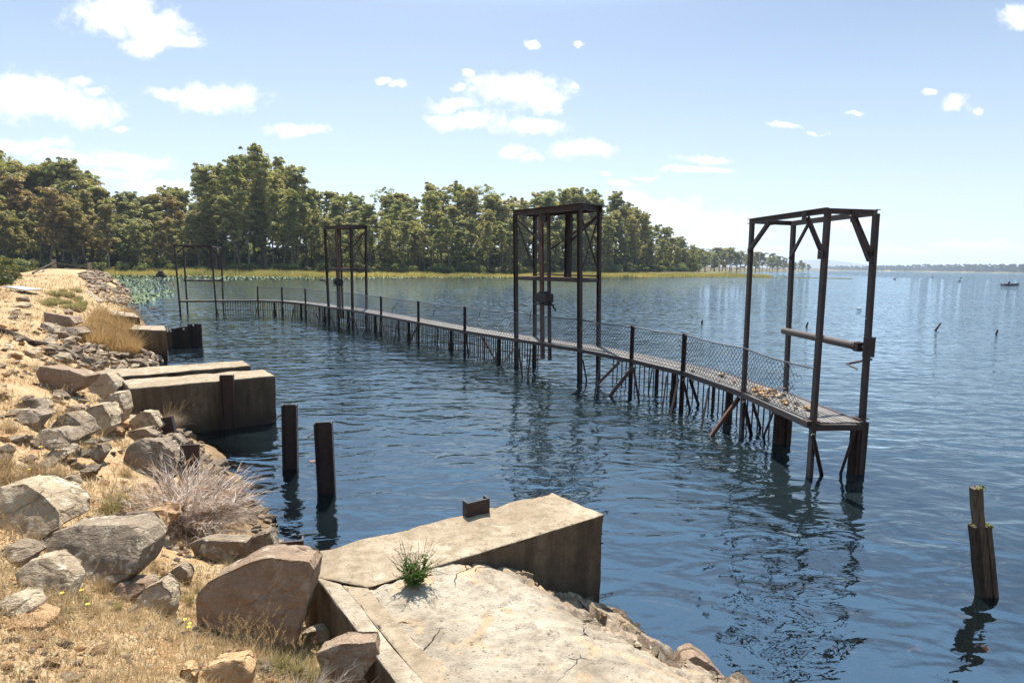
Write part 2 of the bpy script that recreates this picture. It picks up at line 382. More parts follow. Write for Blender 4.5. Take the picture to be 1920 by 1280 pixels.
def mat_water():
    m, t = newmat('lake_water'); p = wpos(t)
    dep = t.n('ShaderNodeAttribute', attribute_name='depth').outputs['Fac']
    q1 = t.mapv(p, (1.0, 1.9, 1), (0,0,0), (0,0,R(-14)))
    q2 = t.mapv(p, (1.0, 1.5, 1), (3.1,5,0), (0,0,R(22)))
    a = t.noise(q1, 1.15, 2, .45, .5); b = t.noise(q2, 3.4, 3, .5, .3)
    c = t.noise(q1, .22, 2, .5); d = t.noise(q2, 11, 2, .5)
    calm = t.rng(c, .35, .65, .55, 1.25)
    h = t.m('ADD', t.m('MULTIPLY', a, .075), t.m('ADD', t.m('MULTIPLY', b, .013), t.m('MULTIPLY', d, .0016)))
    h = t.m('MULTIPLY', h, calm)
    dist = t.n('ShaderNodeVectorMath', operation='LENGTH', i={0: p}).outputs['Value']
    near = t.rng(dist, 3.5, 16, .6, 1.15)
    nb = t.bump(t.m('MULTIPLY', h, near), 1.0, 1.0)
    # unresolved chop: slopes taken straight from noise, so that they do not fade with distance
    w1 = t.n('ShaderNodeTexNoise', i={'Vector': t.mapv(p, (1.0, 1.7, 1), (0,0,0), (0,0,R(-14))), 'Scale': 2.6, 'Detail': 3.0, 'Roughness': .6}).outputs['Color']
    w1 = t.n('ShaderNodeVectorMath', operation='SUBTRACT', i={0: w1, 1: (.5,.5,.5)}).outputs[0]
    w1 = t.n('ShaderNodeVectorMath', operation='MULTIPLY', i={0: w1, 1: (.75,1.15,0)}).outputs[0]
    amp = t.m('MULTIPLY', t.rng(dist, 9, 55, .02, 1.0), t.rng(t.noise(t.mapv(p, (1,1.6,1)), .05, 3), .35, .65, .75, 1.2))
    w1 = t.n('ShaderNodeVectorMath', operation='SCALE', i={0: w1, 'Scale': amp}).outputs[0]
    nrm = t.n('ShaderNodeVectorMath', operation='NORMALIZE', i={0: t.n('ShaderNodeVectorMath', operation='ADD', i={0: nb, 1: w1}).outputs[0]}).outputs[0]
    murk = t.m('SUBTRACT', 1.0, t.m('EXPONENT', t.m('MULTIPLY', t.m('MAXIMUM', dep, 0.0), -1.15)))
    body = t.n('ShaderNodeBsdfDiffuse', i={'Color': (.010,.016,.018,1)}).outputs[0]
    tint = t.ramp(t.m('MULTIPLY', dep, 1.0, clamp=True), [(0, (.98,.97,.94)), (1, (.62,.42,.22))])
    trn = t.n('ShaderNodeBsdfTransparent', i={'Color': tint}).outputs[0]
    under = t.n('ShaderNodeMixShader', i={0: murk, 1: trn, 2: body}).outputs[0]
    gl = t.n('ShaderNodeBsdfGlossy', i={'Roughness': .015, 'Color': (.79,.92,1,1), 'Normal': nrm}).outputs[0]
    fr = t.n('ShaderNodeFresnel', i={'IOR': 2.45, 'Normal': nrm}).outputs[0]
    t.out(t.n('ShaderNodeMixShader', i={0: fr, 1: under, 2: gl}).outputs[0]); return m
M['water'] = mat_water()
def plain(name, col, rough=.6, metal=0.0, spec=.4):
    m, t = newmat(name); p = opos(t); n = t.noise(p, 12, 4)
    c = t.mix(t.rng(n, .35, .65), col, tuple(x*.7 for x in col))
    t.out(pbsdf(t, c, rough, None, spec, metal)); return m
M['galv'] = plain('galvanised_steel', (.36,.35,.34), .5, .5)
M['wire'] = plain('wire_grey', (.085,.085,.095), .5, .3)
M['deck'] = mat_rust('deck_steel', (.055,.045,.038), (.20,.175,.15), 3)
M['white'] = plain('white_paint', (.78,.78,.76))
M['hull'] = plain('dark_hull', (.03,.025,.025), .35)
M['cloth'] = plain('dark_jacket', (.05,.05,.06), .9)
M['lilypad'] = plain('lily_leaves', (.17,.22,.08), .6, 0, .15)
M['petal'] = plain('yellow_petals', (.75,.52,.02), .6)
M['moss'] = plain('moss', (.16,.17,.03), .95)
# ------------------------------------------------------------------ camera, sun, sky
cam = bpy.data.cameras.new('camera'); co = bpy.data.objects.new('camera', cam); COL.objects.link(co)
cam.sensor_width = 36; cam.lens = 36*FPX/1920; cam.clip_start = .05; cam.clip_end = 60000
Mt = Matrix(((_R[0], _U[0], -_F[0], 0), (_R[1], _U[1], -_F[1], 0), (_R[2], _U[2], -_F[2], EYE), (0,0,0,1)))
co.matrix_world = Mt; SC.camera = co
SUN_EL, SUN_AZ = 58.0, -8.0      # degrees; azimuth from +Y, negative towards -X
sd = Vector((math.sin(R(SUN_AZ))*math.cos(R(SUN_EL)), math.cos(R(SUN_AZ))*math.cos(R(SUN_EL)), math.sin(R(SUN_EL))))
sl = bpy.data.lights.new('sun', 'SUN'); sl.energy = 5.0; sl.angle = R(.55); sl.color = (1, .955, .88)
so = bpy.data.objects.new('sun', sl); COL.objects.link(so); so.rotation_euler = sd.to_track_quat('Z', 'Y').to_euler()
SC.view_settings.view_transform = 'Standard'; SC.view_settings.look = 'None'; SC.view_settings.exposure = 1.2; SC.view_settings.gamma = 1
W = bpy.data.worlds.new('World'); SC.world = W; W.use_nodes = True
wt = NT(W.node_tree)
sky = wt.n('ShaderNodeTexSky', sky_type='NISHITA', sun_disc=False, sun_elevation=R(SUN_EL), sun_rotation=R(SUN_AZ), air_density=1.0, dust_density=1.0, ozone_density=1.6)
dirv = wt.n('ShaderNodeTexCoord').outputs['Generated']
sep = wt.n('ShaderNodeSeparateXYZ', i={0: dirv})
yy = wt.m('MAXIMUM', sep.outputs[1], .05)
uv = wt.n('ShaderNodeCombineXYZ', i={0: wt.m('DIVIDE', sep.outputs[0], yy), 1: wt.m('DIVIDE', sep.outputs[2], yy), 2: 0.0}).outputs[0]
CL = [(205,25,75,42),(290,50,75,38),(345,72,55,14),(262,82,40,20),(235,5,60,25),(60,185,105,42),(20,170,60,34),(150,212,72,30),(375,180,62,24),(425,185,62,26),(330,170,60,14),
      (557,240,62,14),(968,168,88,34),(1020,190,36,20),(850,196,36,15),(870,228,60,17),(990,236,72,16),(820,218,26,10),(1090,278,60,17),(965,282,33,10),(1000,294,16,7),
      (1312,320,58,7),(1325,300,46,6),(245,300,80,18),(50,280,80,14),(130,305,60,12),(290,345,90,10),(215,325,55,9),(330,362,60,8),
      (1235,402,84,32),(1180,370,42,16),(1345,425,80,28),(1290,445,110,20),(1390,440,50,18),(1605,418,60,17),(1798,188,30,15),(1905,35,38,22),(84,158,26,7),(150,155,22,9),(180,172,26,9),
      (885,130,15,8),(870,160,14,9),(1070,163,10,6),(718,148,20,7),(748,156,18,9),(1470,235,30,6),(1530,237,14,4),(1600,208,16,4),(1165,345,28,6),(1210,332,28,4),(1130,332,14,5),(1000,85,12,6),(1085,82,12,5),
      (1420,470,60,10),(1640,470,160,9),(1840,465,120,12),(480,332,22,5),(225,248,20,6),(1750,168,9,6),(1842,202,14,6)]
wn = wt.n('ShaderNodeTexNoise', i={'Vector': uv, 'Scale': 9.0, 'Detail': 7.0, 'Roughness': .62})
wv = wt.n('ShaderNodeVectorMath', operation='MULTIPLY_ADD', i={0: wn.outputs['Color'], 1: (.11,.06,0), 2: uv}).outputs[0]
wv = wt.n('ShaderNodeVectorMath', operation='SUBTRACT', i={0: wv, 1: (.055,.03,0)}).outputs[0]
acc = None
for (cx, cy, rx, ry) in CL:
    d = ray(cx, cy); u0, v0 = d[0]/d[1], d[2]/d[1]
    dx = ray(cx+rx, cy); dy = ray(cx, cy-ry)
    a = abs(dx[0]/dx[1]-u0); b = abs(dy[2]/dy[1]-v0)
    mp = wt.n('ShaderNodeMapping', vector_type='TEXTURE', i={'Vector': wv, 'Location': (u0, v0, 0), 'Scale': (a, b, 1)})
    ln = wt.n('ShaderNodeVectorMath', operation='LENGTH', i={0: mp.outputs[0]}).outputs['Value']
    acc = ln if acc is None else wt.n('ShaderNodeMath', operation='SMOOTH_MIN', i={0: acc, 1: ln, 2: .25}).outputs[0]
fine = wt.noise(uv, 38, 6, .68)
dens = wt.m('ADD', wt.m('SUBTRACT', 1.0, acc), wt.m('MULTIPLY', wt.m('SUBTRACT', fine, .5), 2.1))
cmask = wt.m('POWER', wt.rng(dens, -.30, .48), 1.45)
cmask = wt.m('MULTIPLY', cmask, wt.rng(sep.outputs[1], .05, .2))
# scattered cloud higher up and behind, outside the picture
up = wt.n('ShaderNodeCombineXYZ', i={0: wt.m('DIVIDE', sep.outputs[0], wt.m('MAXIMUM', sep.outputs[2], .08)), 1: wt.m('DIVIDE', sep.outputs[1], wt.m('MAXIMUM', sep.outputs[2], .08)), 2: 0.0}).outputs[0]
hi = wt.rng(wt.noise(up, 2.3, 6, .6, .3), .56, .66)
hi = wt.m('MULTIPLY', hi, wt.rng(sep.outputs[2], .56, .66))
cmask = wt.m('MAXIMUM', cmask, hi)
core = wt.rng(wt.noise(uv, 14, 4, .6), .35, .7, .93, 1.05)
cl = wt.n('ShaderNodeMix', data_type='RGBA', i={0: cmask, 6: sky.outputs[0], 7: wt.mix(wt.m('MULTIPLY', wt.rng(dens, .35, 1.1), wt.rng(wt.noise(wt.mapv(uv, (1,1.6,1), (0,.03,0)), 13, 4, .6), .40, .62)), (10.4,10.5,10.6), (7.0,7.4,8.1))})
# the whitening of humid air towards the horizon
mst = wt.n('ShaderNodeMix', data_type='RGBA', i={0: wt.m('MULTIPLY', wt.rng(sep.outputs[2], 0, .34, .42, .05), wt.m('SUBTRACT', 1.0, wt.m('MULTIPLY', cmask, .6))), 6: cl.outputs[2], 7: (8.3,9.3,10.1,1)})
hib = wt.n('ShaderNodeMix', data_type='RGBA', i={0: wt.m('MULTIPLY', wt.m('MULTIPLY', wt.rng(sep.outputs[2], .37, .50), wt.rng(wt.n('ShaderNodeVectorMath', operation='DOT_PRODUCT', i={0: dirv, 1: tuple(sd)}).outputs['Value'], .34, .76)), .92), 6: mst.outputs[2], 7: (5.8,9.5,14.2,1)})  # added blue glow round the sun, above the view, for the water to mirror
bg = wt.n('ShaderNodeBackground', i={'Color': hib.outputs[2], 'Strength': .057})
wo = wt.n('ShaderNodeOutputWorld'); wt.l(bg.outputs[0], wo.inputs[0])
W.cycles.sampling_method = 'MANUAL'; W.cycles.sample_map_resolution = 512
cy = SC.cycles
cy.max_bounces = 6; cy.diffuse_bounces = 3; cy.glossy_bounces = 3; cy.transmission_bounces = 4; cy.volume_bounces = 0; cy.transparent_max_bounces = 8
cy.caustics_reflective = False; cy.caustics_refractive = False; cy.sample_clamp_indirect = 6; cy.use_denoising = True
try: cy.denoiser = 'OPENIMAGEDENOISE'
except Exception: pass

# ------------------------------------------------------------------ ground sheet and lake
def polar_grid(fine_deg, coarse_deg, rings):
    a = list(np.arange(-57, 57.01, fine_deg)); b = list(np.arange(57+coarse_deg, 360-57-.01, coarse_deg))
    ang = np.radians(np.array(a+b)); na = len(ang); nr = len(rings)
    A, Rr = np.meshgrid(ang, rings)
    X = (np.sin(A)*Rr).ravel(); Y = (np.cos(A)*Rr).ravel()
    i = np.arange(nr-1)[:, None]*na; j = np.arange(na)[None, :]; k = (j+1) % na
    F = np.stack([i+j, i+k, i+na+k, i+na+j], -1).reshape(-1, 4)
    return X, Y, F
def geo(a, b, r): return list(np.exp(np.arange(math.log(a), math.log(b), math.log(r))))
rings = np.array([.02]+geo(.5, 60, 1.0135)+geo(60, 420, 1.018)+geo(420, 14000, 1.08)+[14000])
X, Y, F = polar_grid(.32, 6, rings)
H = height(X, Y)
V = np.stack([X, Y, H], -1)
me = mesh_from('ground', V, F, (M['ground'],), True)
s_ = lake_sd(X, Y); rr = np.hypot(X, Y)
zone = np.where(s_ > 0, sstep(100, 135, Y-.12*X) , 0) * (1 + sstep(22, 34, s_+3*fbm(X*.1, Y*.1, 3, 3)))
zone = np.maximum(zone, sstep(15, 22, s_)*sstep(8, 30, Y)*1.0)
at = me.attributes.new('zone', 'FLOAT', 'POINT'); at.data.foreach_set('value', zone.astype(np.float32))
go = link('ground', me); tag(go, 'dry stony embankment and land round the lake', 'ground', kind='structure')
rings = np.array([.5]+geo(2.5, 60, 1.03)+geo(60, 420, 1.03)+geo(420, 14000, 1.15)+[14000])
X, Y, F = polar_grid(.6, 6, rings)
Hw = height(X, Y); s_ = lake_sd(X, Y)
keep = (s_[F] < 1.5).any(1)
F = F[keep]; used, inv = np.unique(F.ravel(), return_inverse=True); F = inv.reshape(-1, 4)
V = np.stack([X[used], Y[used], np.zeros(len(used))], -1)
me = mesh_from('lake_water', V, F, (M['water'],), True)
at = me.attributes.new('depth', 'FLOAT', 'POINT'); at.data.foreach_set('value', (-Hw[used]).astype(np.float32))
tag(link('lake_water', me), 'rippled blue lake surface', 'water', kind='structure')
# far hills
def hill(px0, px1, dist, profile, name, label):
    n = 60; Vv = []; 
    for j, (dy, k) in enumerate([(-900, 0), (-450, .55), (0, 1), (700, 1), (1600, 0)]):
        for i in range(n+1):
            px = px0+(px1-px0)*i/n; x, y = XY(px, dist+dy)
            top = np.interp(px, [p for p, q in profile], [q for p, q in profile])
            Vv.append((x, y, max(-3, k*(top+3*fbm(np.array([px*.08]), np.array([j*.7]), 3, 4)[0]*5)-3)))
    Ff = [(j*(n+1)+i, j*(n+1)+i+1, (j+1)*(n+1)+i+1, (j+1)*(n+1)+i) for j in range(4) for i in range(n)]
    m, t = newmat(name); t.out(pbsdf(t, t.mix(t.noise(wpos(t), .004, 4), (.07,.075,.05), (.10,.095,.06)), .95))
    tag(link(name, mesh_from(name, Vv, Ff, (m,), True)), label, 'hill', kind='structure')
hill(1440, 1760, 8500, [(1440,60),(1480,115),(1520,140),(1555,145),(1590,120),(1630,80),(1680,60),(1760,20)], 'distant_hill', 'hazy blue hill low behind the far shore')
hill(1740, 2050, 8500, [(1740,30),(1800,75),(1830,88),(1880,80),(1940,60),(2050,20)], 'distant_hill', 'faint blue ridge just over the far treeline')
# haze
hm = bpy.data.materials.new('haze_air'); hm.use_nodes = True; ht = NT(hm.node_tree)
pv = ht.n('ShaderNodeVolumePrincipled', i={'Color': (.72,.84,1,1), 'Density': 1.1e-4, 'Anisotropy': .1})
ho = ht.n('ShaderNodeOutputMaterial'); ht.l(pv.outputs[0], ho.inputs['Volume'])
hb = MB(); hb.box((0, 3000, 197), 26000, 26000, 410)
HAZE = True
if HAZE:
    tag(hb.build('haze', hm), 'thin blue air between here and the far shore', 'haze', kind='stuff')
# ------------------------------------------------------------------ walkway over the water
DZ, RZ = 1.0, 1.94
NEAR_PX = [(336,564),(404,563.5),(484,563),(530,564.5),(574,569),(616,575),(661,581),(716,591),(786,604),(873,620),(967,635),(1087,654),(1186,674),(1283,697),(1392,735),(1520,792)]
NP = [G(a, b, DZ) for a, b in NEAR_PX]
# side direction (towards the lake)
def side_dirs(pts):
    out = []
    for i in range(len(pts)):
        a = pts[max(i-1, 0)]; b = pts[min(i+1, len(pts)-1)]; d = (b-a).normalized()
        out.append(Vector((-d.y, d.x, 0)))       # left of travel, outwards
    return out
SD = side_dirs(NP)
WID = .92
def npt(i, off=0.0, z=DZ):
    p = NP[i]+SD[i]*off; return Vector((p.x, p.y, z))
def along(s, off=0.0, z=DZ):
    """s in bays: 0 .. 15"""
    i = min(int(s), len(NP)-2); f = s-i
    a = npt(i, off, z); b = npt(i+1, off, z); return a.lerp(b, f)
wk = empty('footbridge', npt(10, .4, 0), 'long curved rusty steel footbridge on thin legs with a mesh railing, crossing the water', 'footbridge')
# deck: lengthwise strips of metal planking
d = MB(); ns = 11; pitch_ = WID/ns
for k in range(ns):
    for i in range(len(NP)-1):
        o0 = (k+.5)*pitch_
        a = npt(i, o0, DZ+.0); b = npt(i+1, o0, DZ+.0)
        lift = -.03*math.sin(k*1.3+i)*.2
        d.bar(a+Vector((0,0,lift-.015)), b+Vector((0,0,lift-.015)), pitch_*.80, .03, SD[i].lerp(SD[i+1], .5))
d.build('deck', M['deck'], wk)
e = MB()
for off in (-.03, WID+.03):
    for i in range(len(NP)-1):
        e.bar(npt(i, off, DZ-.045), npt(i+1, off, DZ-.045), .06, .10, Vector((0,0,1)).cross(npt(i+1)-npt(i)))
for i in range(len(NP)):
    e.bar(npt(i, 0, DZ-.10), npt(i, WID, DZ-.10), .07, .08)
    if i < len(NP)-1:
        for f in (.33, .66): e.bar(along(i+f, 0.01, DZ-.075), along(i+f, WID-.01, DZ-.075), .05, .05)
e.build('edge_beam', M['rust'], wk)
# toe strip along the near edge
e = MB()
for i in range(len(NP)-1): e.bar(npt(i, -.03, DZ+.012), npt(i+1, -.03, DZ+.012), .055, .012, SD[i])
e.build('edge_strip', M['deck'], wk)
# railing
hr = MB()
rl = [(i, 0) for i in range(0, 16)]
prev = None
for i in range(15):
    a = npt(i, -.01, RZ); b = npt(i+1, -.01, RZ); n = 5
    if i == 14: n = 6
    for k in range(n):
        p0 = a.lerp(b, k/n); p1 = a.lerp(b, (k+1)/n)
        sag = lambda f: -.035*math.sin(math.pi*f)
        p0 = p0+Vector((0,0,sag(k/n))); p1 = p1+Vector((0,0,sag((k+1)/n)))
        hr.tube(p0, p1, .018, .018, 6)
hr.build('handrail', M['wire'], wk)
RAILP = [2,3,4,7,8,9,12,13]
for i in RAILP:
    m = MB(); w = .085 if i > 6 else .08
    m.angle(npt(i, -.04, -.6), npt(i, -.04, RZ+.03), w, .012, SD[i]); m.build('rail_post', M['rust'], wk)
# chain link netting: a diamond weave of thin wires, one sheet per bay
def netting(i, s0=0.0, s1=1.0, torn=False):
    V_ = []; F_ = []
    a = npt(i, .0, DZ+.03); b = npt(i+1, .0, DZ+.03); L = (b-a).length; Ht = RZ-DZ-.05; u = (b-a).normalized(); sdv = SD[i].lerp(SD[i+1], .5).normalized()
    dist = ((a+b)/2-Vector((0,0,EYE))).length
    cell = .062 if dist < 22 else .085
    r = .0040 if dist < 14 else .0050
    nx = max(2, int(L*(s1-s0)/cell)); nz = int(Ht/cell)
    rng_ = random.Random(i)
    def pt(ix, iz):
        f = s0+(s1-s0)*ix/nx; x = f*L; z = iz*Ht/nz
        bul = .02*math.sin(f*9+i)+.015*math.sin(iz*.8+i*2)
        if torn:
            top = 1-iz/nz; lim = 1-.10*math.sin(iz*.5)-.22*(iz/nz)**2*0
            ov = max(0, f-.62); z -= ov*ov*1.1*(.4+iz/nz); bul += ov*.25*math.sin(iz*.7)
        return a+u*x+Vector((0,0,z-.03*math.sin(math.pi*f)*iz/nz))+sdv*bul
    mb = MB()
    for ix in range(nx):
        for iz in range(nz):
            if torn:
                f = ix/nx
                if f > .80+.08*math.sin(iz*1.9)+.05*math.sin(iz*.61)-.22*max(0, iz/nz-.45): continue
            p = pt(ix, iz); q = pt(ix+1, iz+1) if (ix+iz) % 2 == 0 else pt(ix+1, iz)
            p2 = pt(ix, iz+1) if (ix+iz) % 2 == 1 else None
            if (ix+iz) % 2 == 0: c0, c1 = pt(ix, iz), pt(ix+1, iz+1)
            else: c0, c1 = pt(ix, iz+1), pt(ix+1, iz)
            dv = (c1-c0).normalized(); B = dv.cross(sdv).normalized()*r; A = sdv*r*1.0
            k = len(V_)
            for cc in (c0, c1): V_ += [cc-B-A, cc+B-A, cc+A*1.2]
            F_ += [(k,k+1,k+4,k+3),(k+1,k+2,k+5,k+4),(k+2,k,k+3,k+5)]
    off = wk.location
    me_ = mesh_from('chain_link', [v-off for v in V_], F_, (M['wire'],))
    link('chain_link', me_, wk)
for i in range(2, 14): netting(i)
netting(14, 0, 1, True)
# legs, piles and diagonal braces
def leg(a, b, w=.07, name='leg', mat='rust'):
    MB().angle(a, b, w, .012).build(name, M[mat], wk)
for i in (2,3,4,7,8,9,12,13):
    j = npt(i, WID, 0); MB().angle(Vector((j.x, j.y, -.6)), Vector((j.x, j.y, DZ-.1)), .07, .012).build('leg', M['rust'], wk)
PILES = [(2.5,.45),(3.5,.5),(4.5,.5),(5.5,.5),(6.5,.5),(7.5,.5),(8.5,.5),(9.5,.45),(12.55,.5),(13.5,.5)]
for s, off in PILES:
    a = along(s, off, -.7); b = along(s, off, DZ-.14); m = MB()
    m.tube(a, a.lerp(b, .62), .095, .10, 9); m.tube(a.lerp(b, .62), b, .075, .07, 9); m.build('pile', M['darkwood'], wk)
BR = [((1524,815),(1541,892),.05),((1600,812),(1574,890),.05),((1163,679),(1119,723),.09),((1187,688),(1143,743),.09),((1187,690),(1200,727),.06),((1386,745),(1332,819),.075),((1395,754),(1409,817),.06),
      ((1412,758),(1426,803),.05),((1450,773),(1432,819),.045),((1272,710),(1257,745),.05),((1294,712),(1310,760),.06),((1329,727),(1316,767),.04),
      ((1281,712),(1294,769),.045),((1093,676),(1100,714),.04),((1124,684),(1115,714),.04),((1223,692),(1216,737),.035),((902,632),(930,679),.08),
      ((967,652),(939,688),.08),((972,655),(980,686),.06),((995,655),(990,680),.05),((783,612),(764,648),.07),((716,603),(706,621),.07),((717,607),(727,631),.06),
      ((745,608),(738,630),.06),((873,625),(879,648),.06),((574,577),(583,594),.07),((586,577),(600,609),.09),((530,573),(540,592),.07),((552,575),(546,590),.06),
      ((484,570),(478,588),.05),((404,568),(410,588),.05),((661,593),(672,618),.06),((661,593),(648,620),.06),((618,588),(629,608),.07),((690,598),(680,620),.06),((1250,705),(1242,742),.035)]
for a, b, w in BR:
    p = G(*a, DZ-.16); q = G(*b, -.03)
    if abs(q.y-p.y) > 1.4: q = P(b[0], b[1], p.y-.5); q.z = -.1
    q = p+(q-p)*1.12
    MB().angle(p, q, w, .012).build('brace', M['rust2'] if w >= .075 else M['rust'], wk)
# upright bars of the screen, hanging on the lake side
bars = []
s = 1.12
while s < 14.12:
    i = int(s); L = (NP[i+1]-NP[i]).length
    if not (10.15 < s < 11.25): bars.append(s)
    s += (.15 if s < 11 else .19)/L
bars.sort(key=lambda q: (along(q)-Vector((0,0,EYE))).length)
rest = MB()
for n_, q in enumerate(bars):
    rr_ = random.Random(int(q*1000)); tl = rr_.uniform(-.02, .02)
    a = along(q, WID*.86, -.45)+Vector((tl, tl, 0)); b = along(q, WID*.86, DZ-.09)
    t_ = MB() if n_ < 98 else rest
    if rr_.random() < .06 and n_ < 98: a = a.lerp(b, .45)
    t_.tube(a, b, .018 if q > 11 else .022, None, 5)
    if n_ < 98: t_.build('screen_bar', M['rust'], wk)
o = rest.build('screen_bars', M['rust'], wk); o['kind'] = 'stuff'
sr = MB()
for i in range(1, 10):
    for z in (.78, .30): sr.bar(npt(i, WID*.88+.02, z), npt(i+1, WID*.88+.02, z), .02, .03)
for i in (11, 12, 13, 14): sr.bar(npt(i, WID*.88+.02, .84), npt(i+1, WID*.88+.02, .84), .02, .03)
sr.build('screen_rail', M['rust'], wk)

# ------------------------------------------------------------------ steel gantries
def post_line(base_px, top_px, Yb, zb):
    b = G(*base_px, DZ); t = P(top_px[0], top_px[1], b.y)
    d = (t-b); k = (zb-DZ)/d.z
    return b+d*k, t
def simple_gantry(tops, bases, label, hollow):
    A, B, C, D = [post_line(b, t, 0, -.7) for b, t in zip(bases, tops)]      # near-left, near-right, far-left, far-right
    zt = sum(p[1].z for p in (A, B, C, D))/4
    T = []
    for bt, tp in (A, B, C, D):
        dd = tp-bt; T.append(bt+dd*((zt-bt.z)/dd.z))
    root = empty('steel_gantry', Vector(((A[0].x+D[0].x)/2, (A[0].y+D[0].y)/2, 0)), label, 'gantry', 'steel gantries along the footbridge')
    sdv = (T[2]-T[0]).normalized(); ud = (T[1]-T[0]).normalized()
    for k, ((bt, tp), tt) in enumerate(zip((A, B, C, D), T)):
        m = MB(); sgn = 1 if k in (0, 2) else -1
        m.channel(bt, tt+Vector((0,0,-.02)), .11, .055, .012, ud if k != 1 else ud)
        m.build('post', M['rust'], root, .003)
        pl = MB(); f = (DZ+.05-bt.z)/(tt.z-bt.z); c = bt.lerp(tt, f)
        pl.box((c.x, c.y, DZ+.025), .2, .2, .012, math.atan2(ud.y, ud.x)); pl.build('foot_plate', M['rust2'], root)
    up = Vector((0,0,1))
    if hollow:
        for k in range(4):
            bt, tt = (A, B, C, D)[k][0], T[k]
            for f_ in ((.52,.535,.60,.90) if k < 2 else (.42,.50,.515,.66)):
                c_ = bt.lerp(tt, f_); bm_ = MB(); bm_.tube(c_-sdv*.012-ud*.02, c_-sdv*.030-ud*.02, .013, None, 6); bm_.build('bolt', M['galv'], root)  # pale bolt heads, drawn for light showing through the rivet holes
    m = MB()
    m.channel(T[0]-ud*.06, T[1]+ud*.06, .10, .05, .012, up); m.channel(T[3]+ud*.06, T[2]-ud*.06, .10, .05, .012, up); m.build('top_beam', M['rust'], root)
    for p_, q_ in ((0,2),(1,3)): MB().bar(T[p_]+sdv*.05, T[q_]-sdv*.05, .09, .05, up).build('cross_beam', M['rust'], root)
    cov = MB(); cov.bar((T[0]+T[2])/2-ud*.06+up*.058, (T[1]+T[3])/2+ud*.06+up*.058, (T[2]-T[0]).length+.14, .012, sdv) if hollow else None
    for (p, q, run, drop, w_) in ((0,1,.72,.60,.07),(1,0,.52,.72,.06),(2,3,.62,.74,.05),(3,1,.42,.80,.085),(3,2,.5,.7,.05)) if hollow else ((0,1,.6,.65,.07),(1,0,.75,.75,.07),(3,2,.75,.7,.07),(2,3,.6,.75,.08)):
        dv = (T[q]-T[p]).normalized(); a = T[p]-up*drop; b = T[p]+dv*run-up*.05
        kb = MB().angle(a, b, w_, .012, dv.cross(up)); nn = dv.cross(up)
        for e_ in (a, b):
            kb.bar(e_-nn*.05-up*.07, e_-nn*.05+up*.07, .13, .010, dv)
            for z_ in (-.035, .035): kb.tube(e_-nn*.05+up*z_, e_-nn*.075+up*z_, .014, None, 6)
        kb.build('knee_brace', M['rust'], root)
    # drum on the lake side
    zr = DZ+1.27
    f = lambda k: (A, B, C, D)[k][0].lerp(T[k], (zr-(A, B, C, D)[k][0].z)/(T[k].z-(A, B, C, D)[k][0].z))
    c0, c1 = f(2), f(3)
    a = c0-ud*.10-sdv*.02; b = c1-ud*.22-sdv*.02
    dr = MB(); dr.tube(a, b, .072, None, 14); dr.tube(a-ud*.03, a, .03, None, 8); dr.tube(b, b+ud*.22, .028, None, 8)
    for z_ in (.08, .2): dr.tube(b-ud*(.03), b+ud*.005, .088, None, 12)
    drum = dr.build('drum', M['rust'], root, 0, False)
    br = MB(); br.bar(b+ud*.04, b+ud*.14, .16, .16, sdv); br.tube(b+ud*.0, b+ud*.05, .095, None, 9)
    br.box(c1+ud*.08+up*.02, .016, .22, .34, math.atan2(ud.y, ud.x)); br.build('bearing', M['rust'], root)
    cr = MB(); k0 = c1+ud*.05-up*.2; cr.bar(k0+sdv*.12, k0-sdv*.42-ud*.05-up*.06, .035, .03); cr.tube(k0-sdv*.42-ud*.05-up*.06, k0-sdv*.42+ud*.22-up*.11, .014, None, 6)
    cr.build('crank', M['rust'], root)
    return root, T
r3, T3 = simple_gantry([(1408,416),(1549,400),(1486,413),(1640,400)], [(1392,735),(1522,790),(1471,729),(1614,786)], 'open rusty steel gantry with a cable drum at the near end of the footbridge', True)
r0_, T0 = simple_gantry([(327,463.5),(396,462),(343,462),(414,462)], [(336,564),(404,563.5),(350,558.5),(418,558.5)], 'small distant steel gantry with a horizontal roller at the far end of the footbridge', False)
# end of walkway under gantry: thick timber pile and end beam
q = G(1612, 795, DZ-.1); m = MB(); qb = G(1607, 905, 0); 
m.box((q.x+.02, q.y, .12), .19, .17, 1.66, .1); m.box((q.x-.085, q.y+.02, .1), .045, .13, 1.6, .1); m.build('pile', M['darkwood'], wk, .006)
q = G(1471, 742, DZ); m = MB(); m.box((q.x-.09, q.y-.05, .1), .17, .15, 1.6, .2); m.box((q.x+.08, q.y-.05, .1), .12, .15, 1.5, .2); m.build('pile', M['darkwood'], wk, .006)
a = G(1518, 800, DZ-.07); b = G(1606, 800, DZ-.07); MB().bar(a, b, .06, .09).build('end_beam', M['rust'], wk)

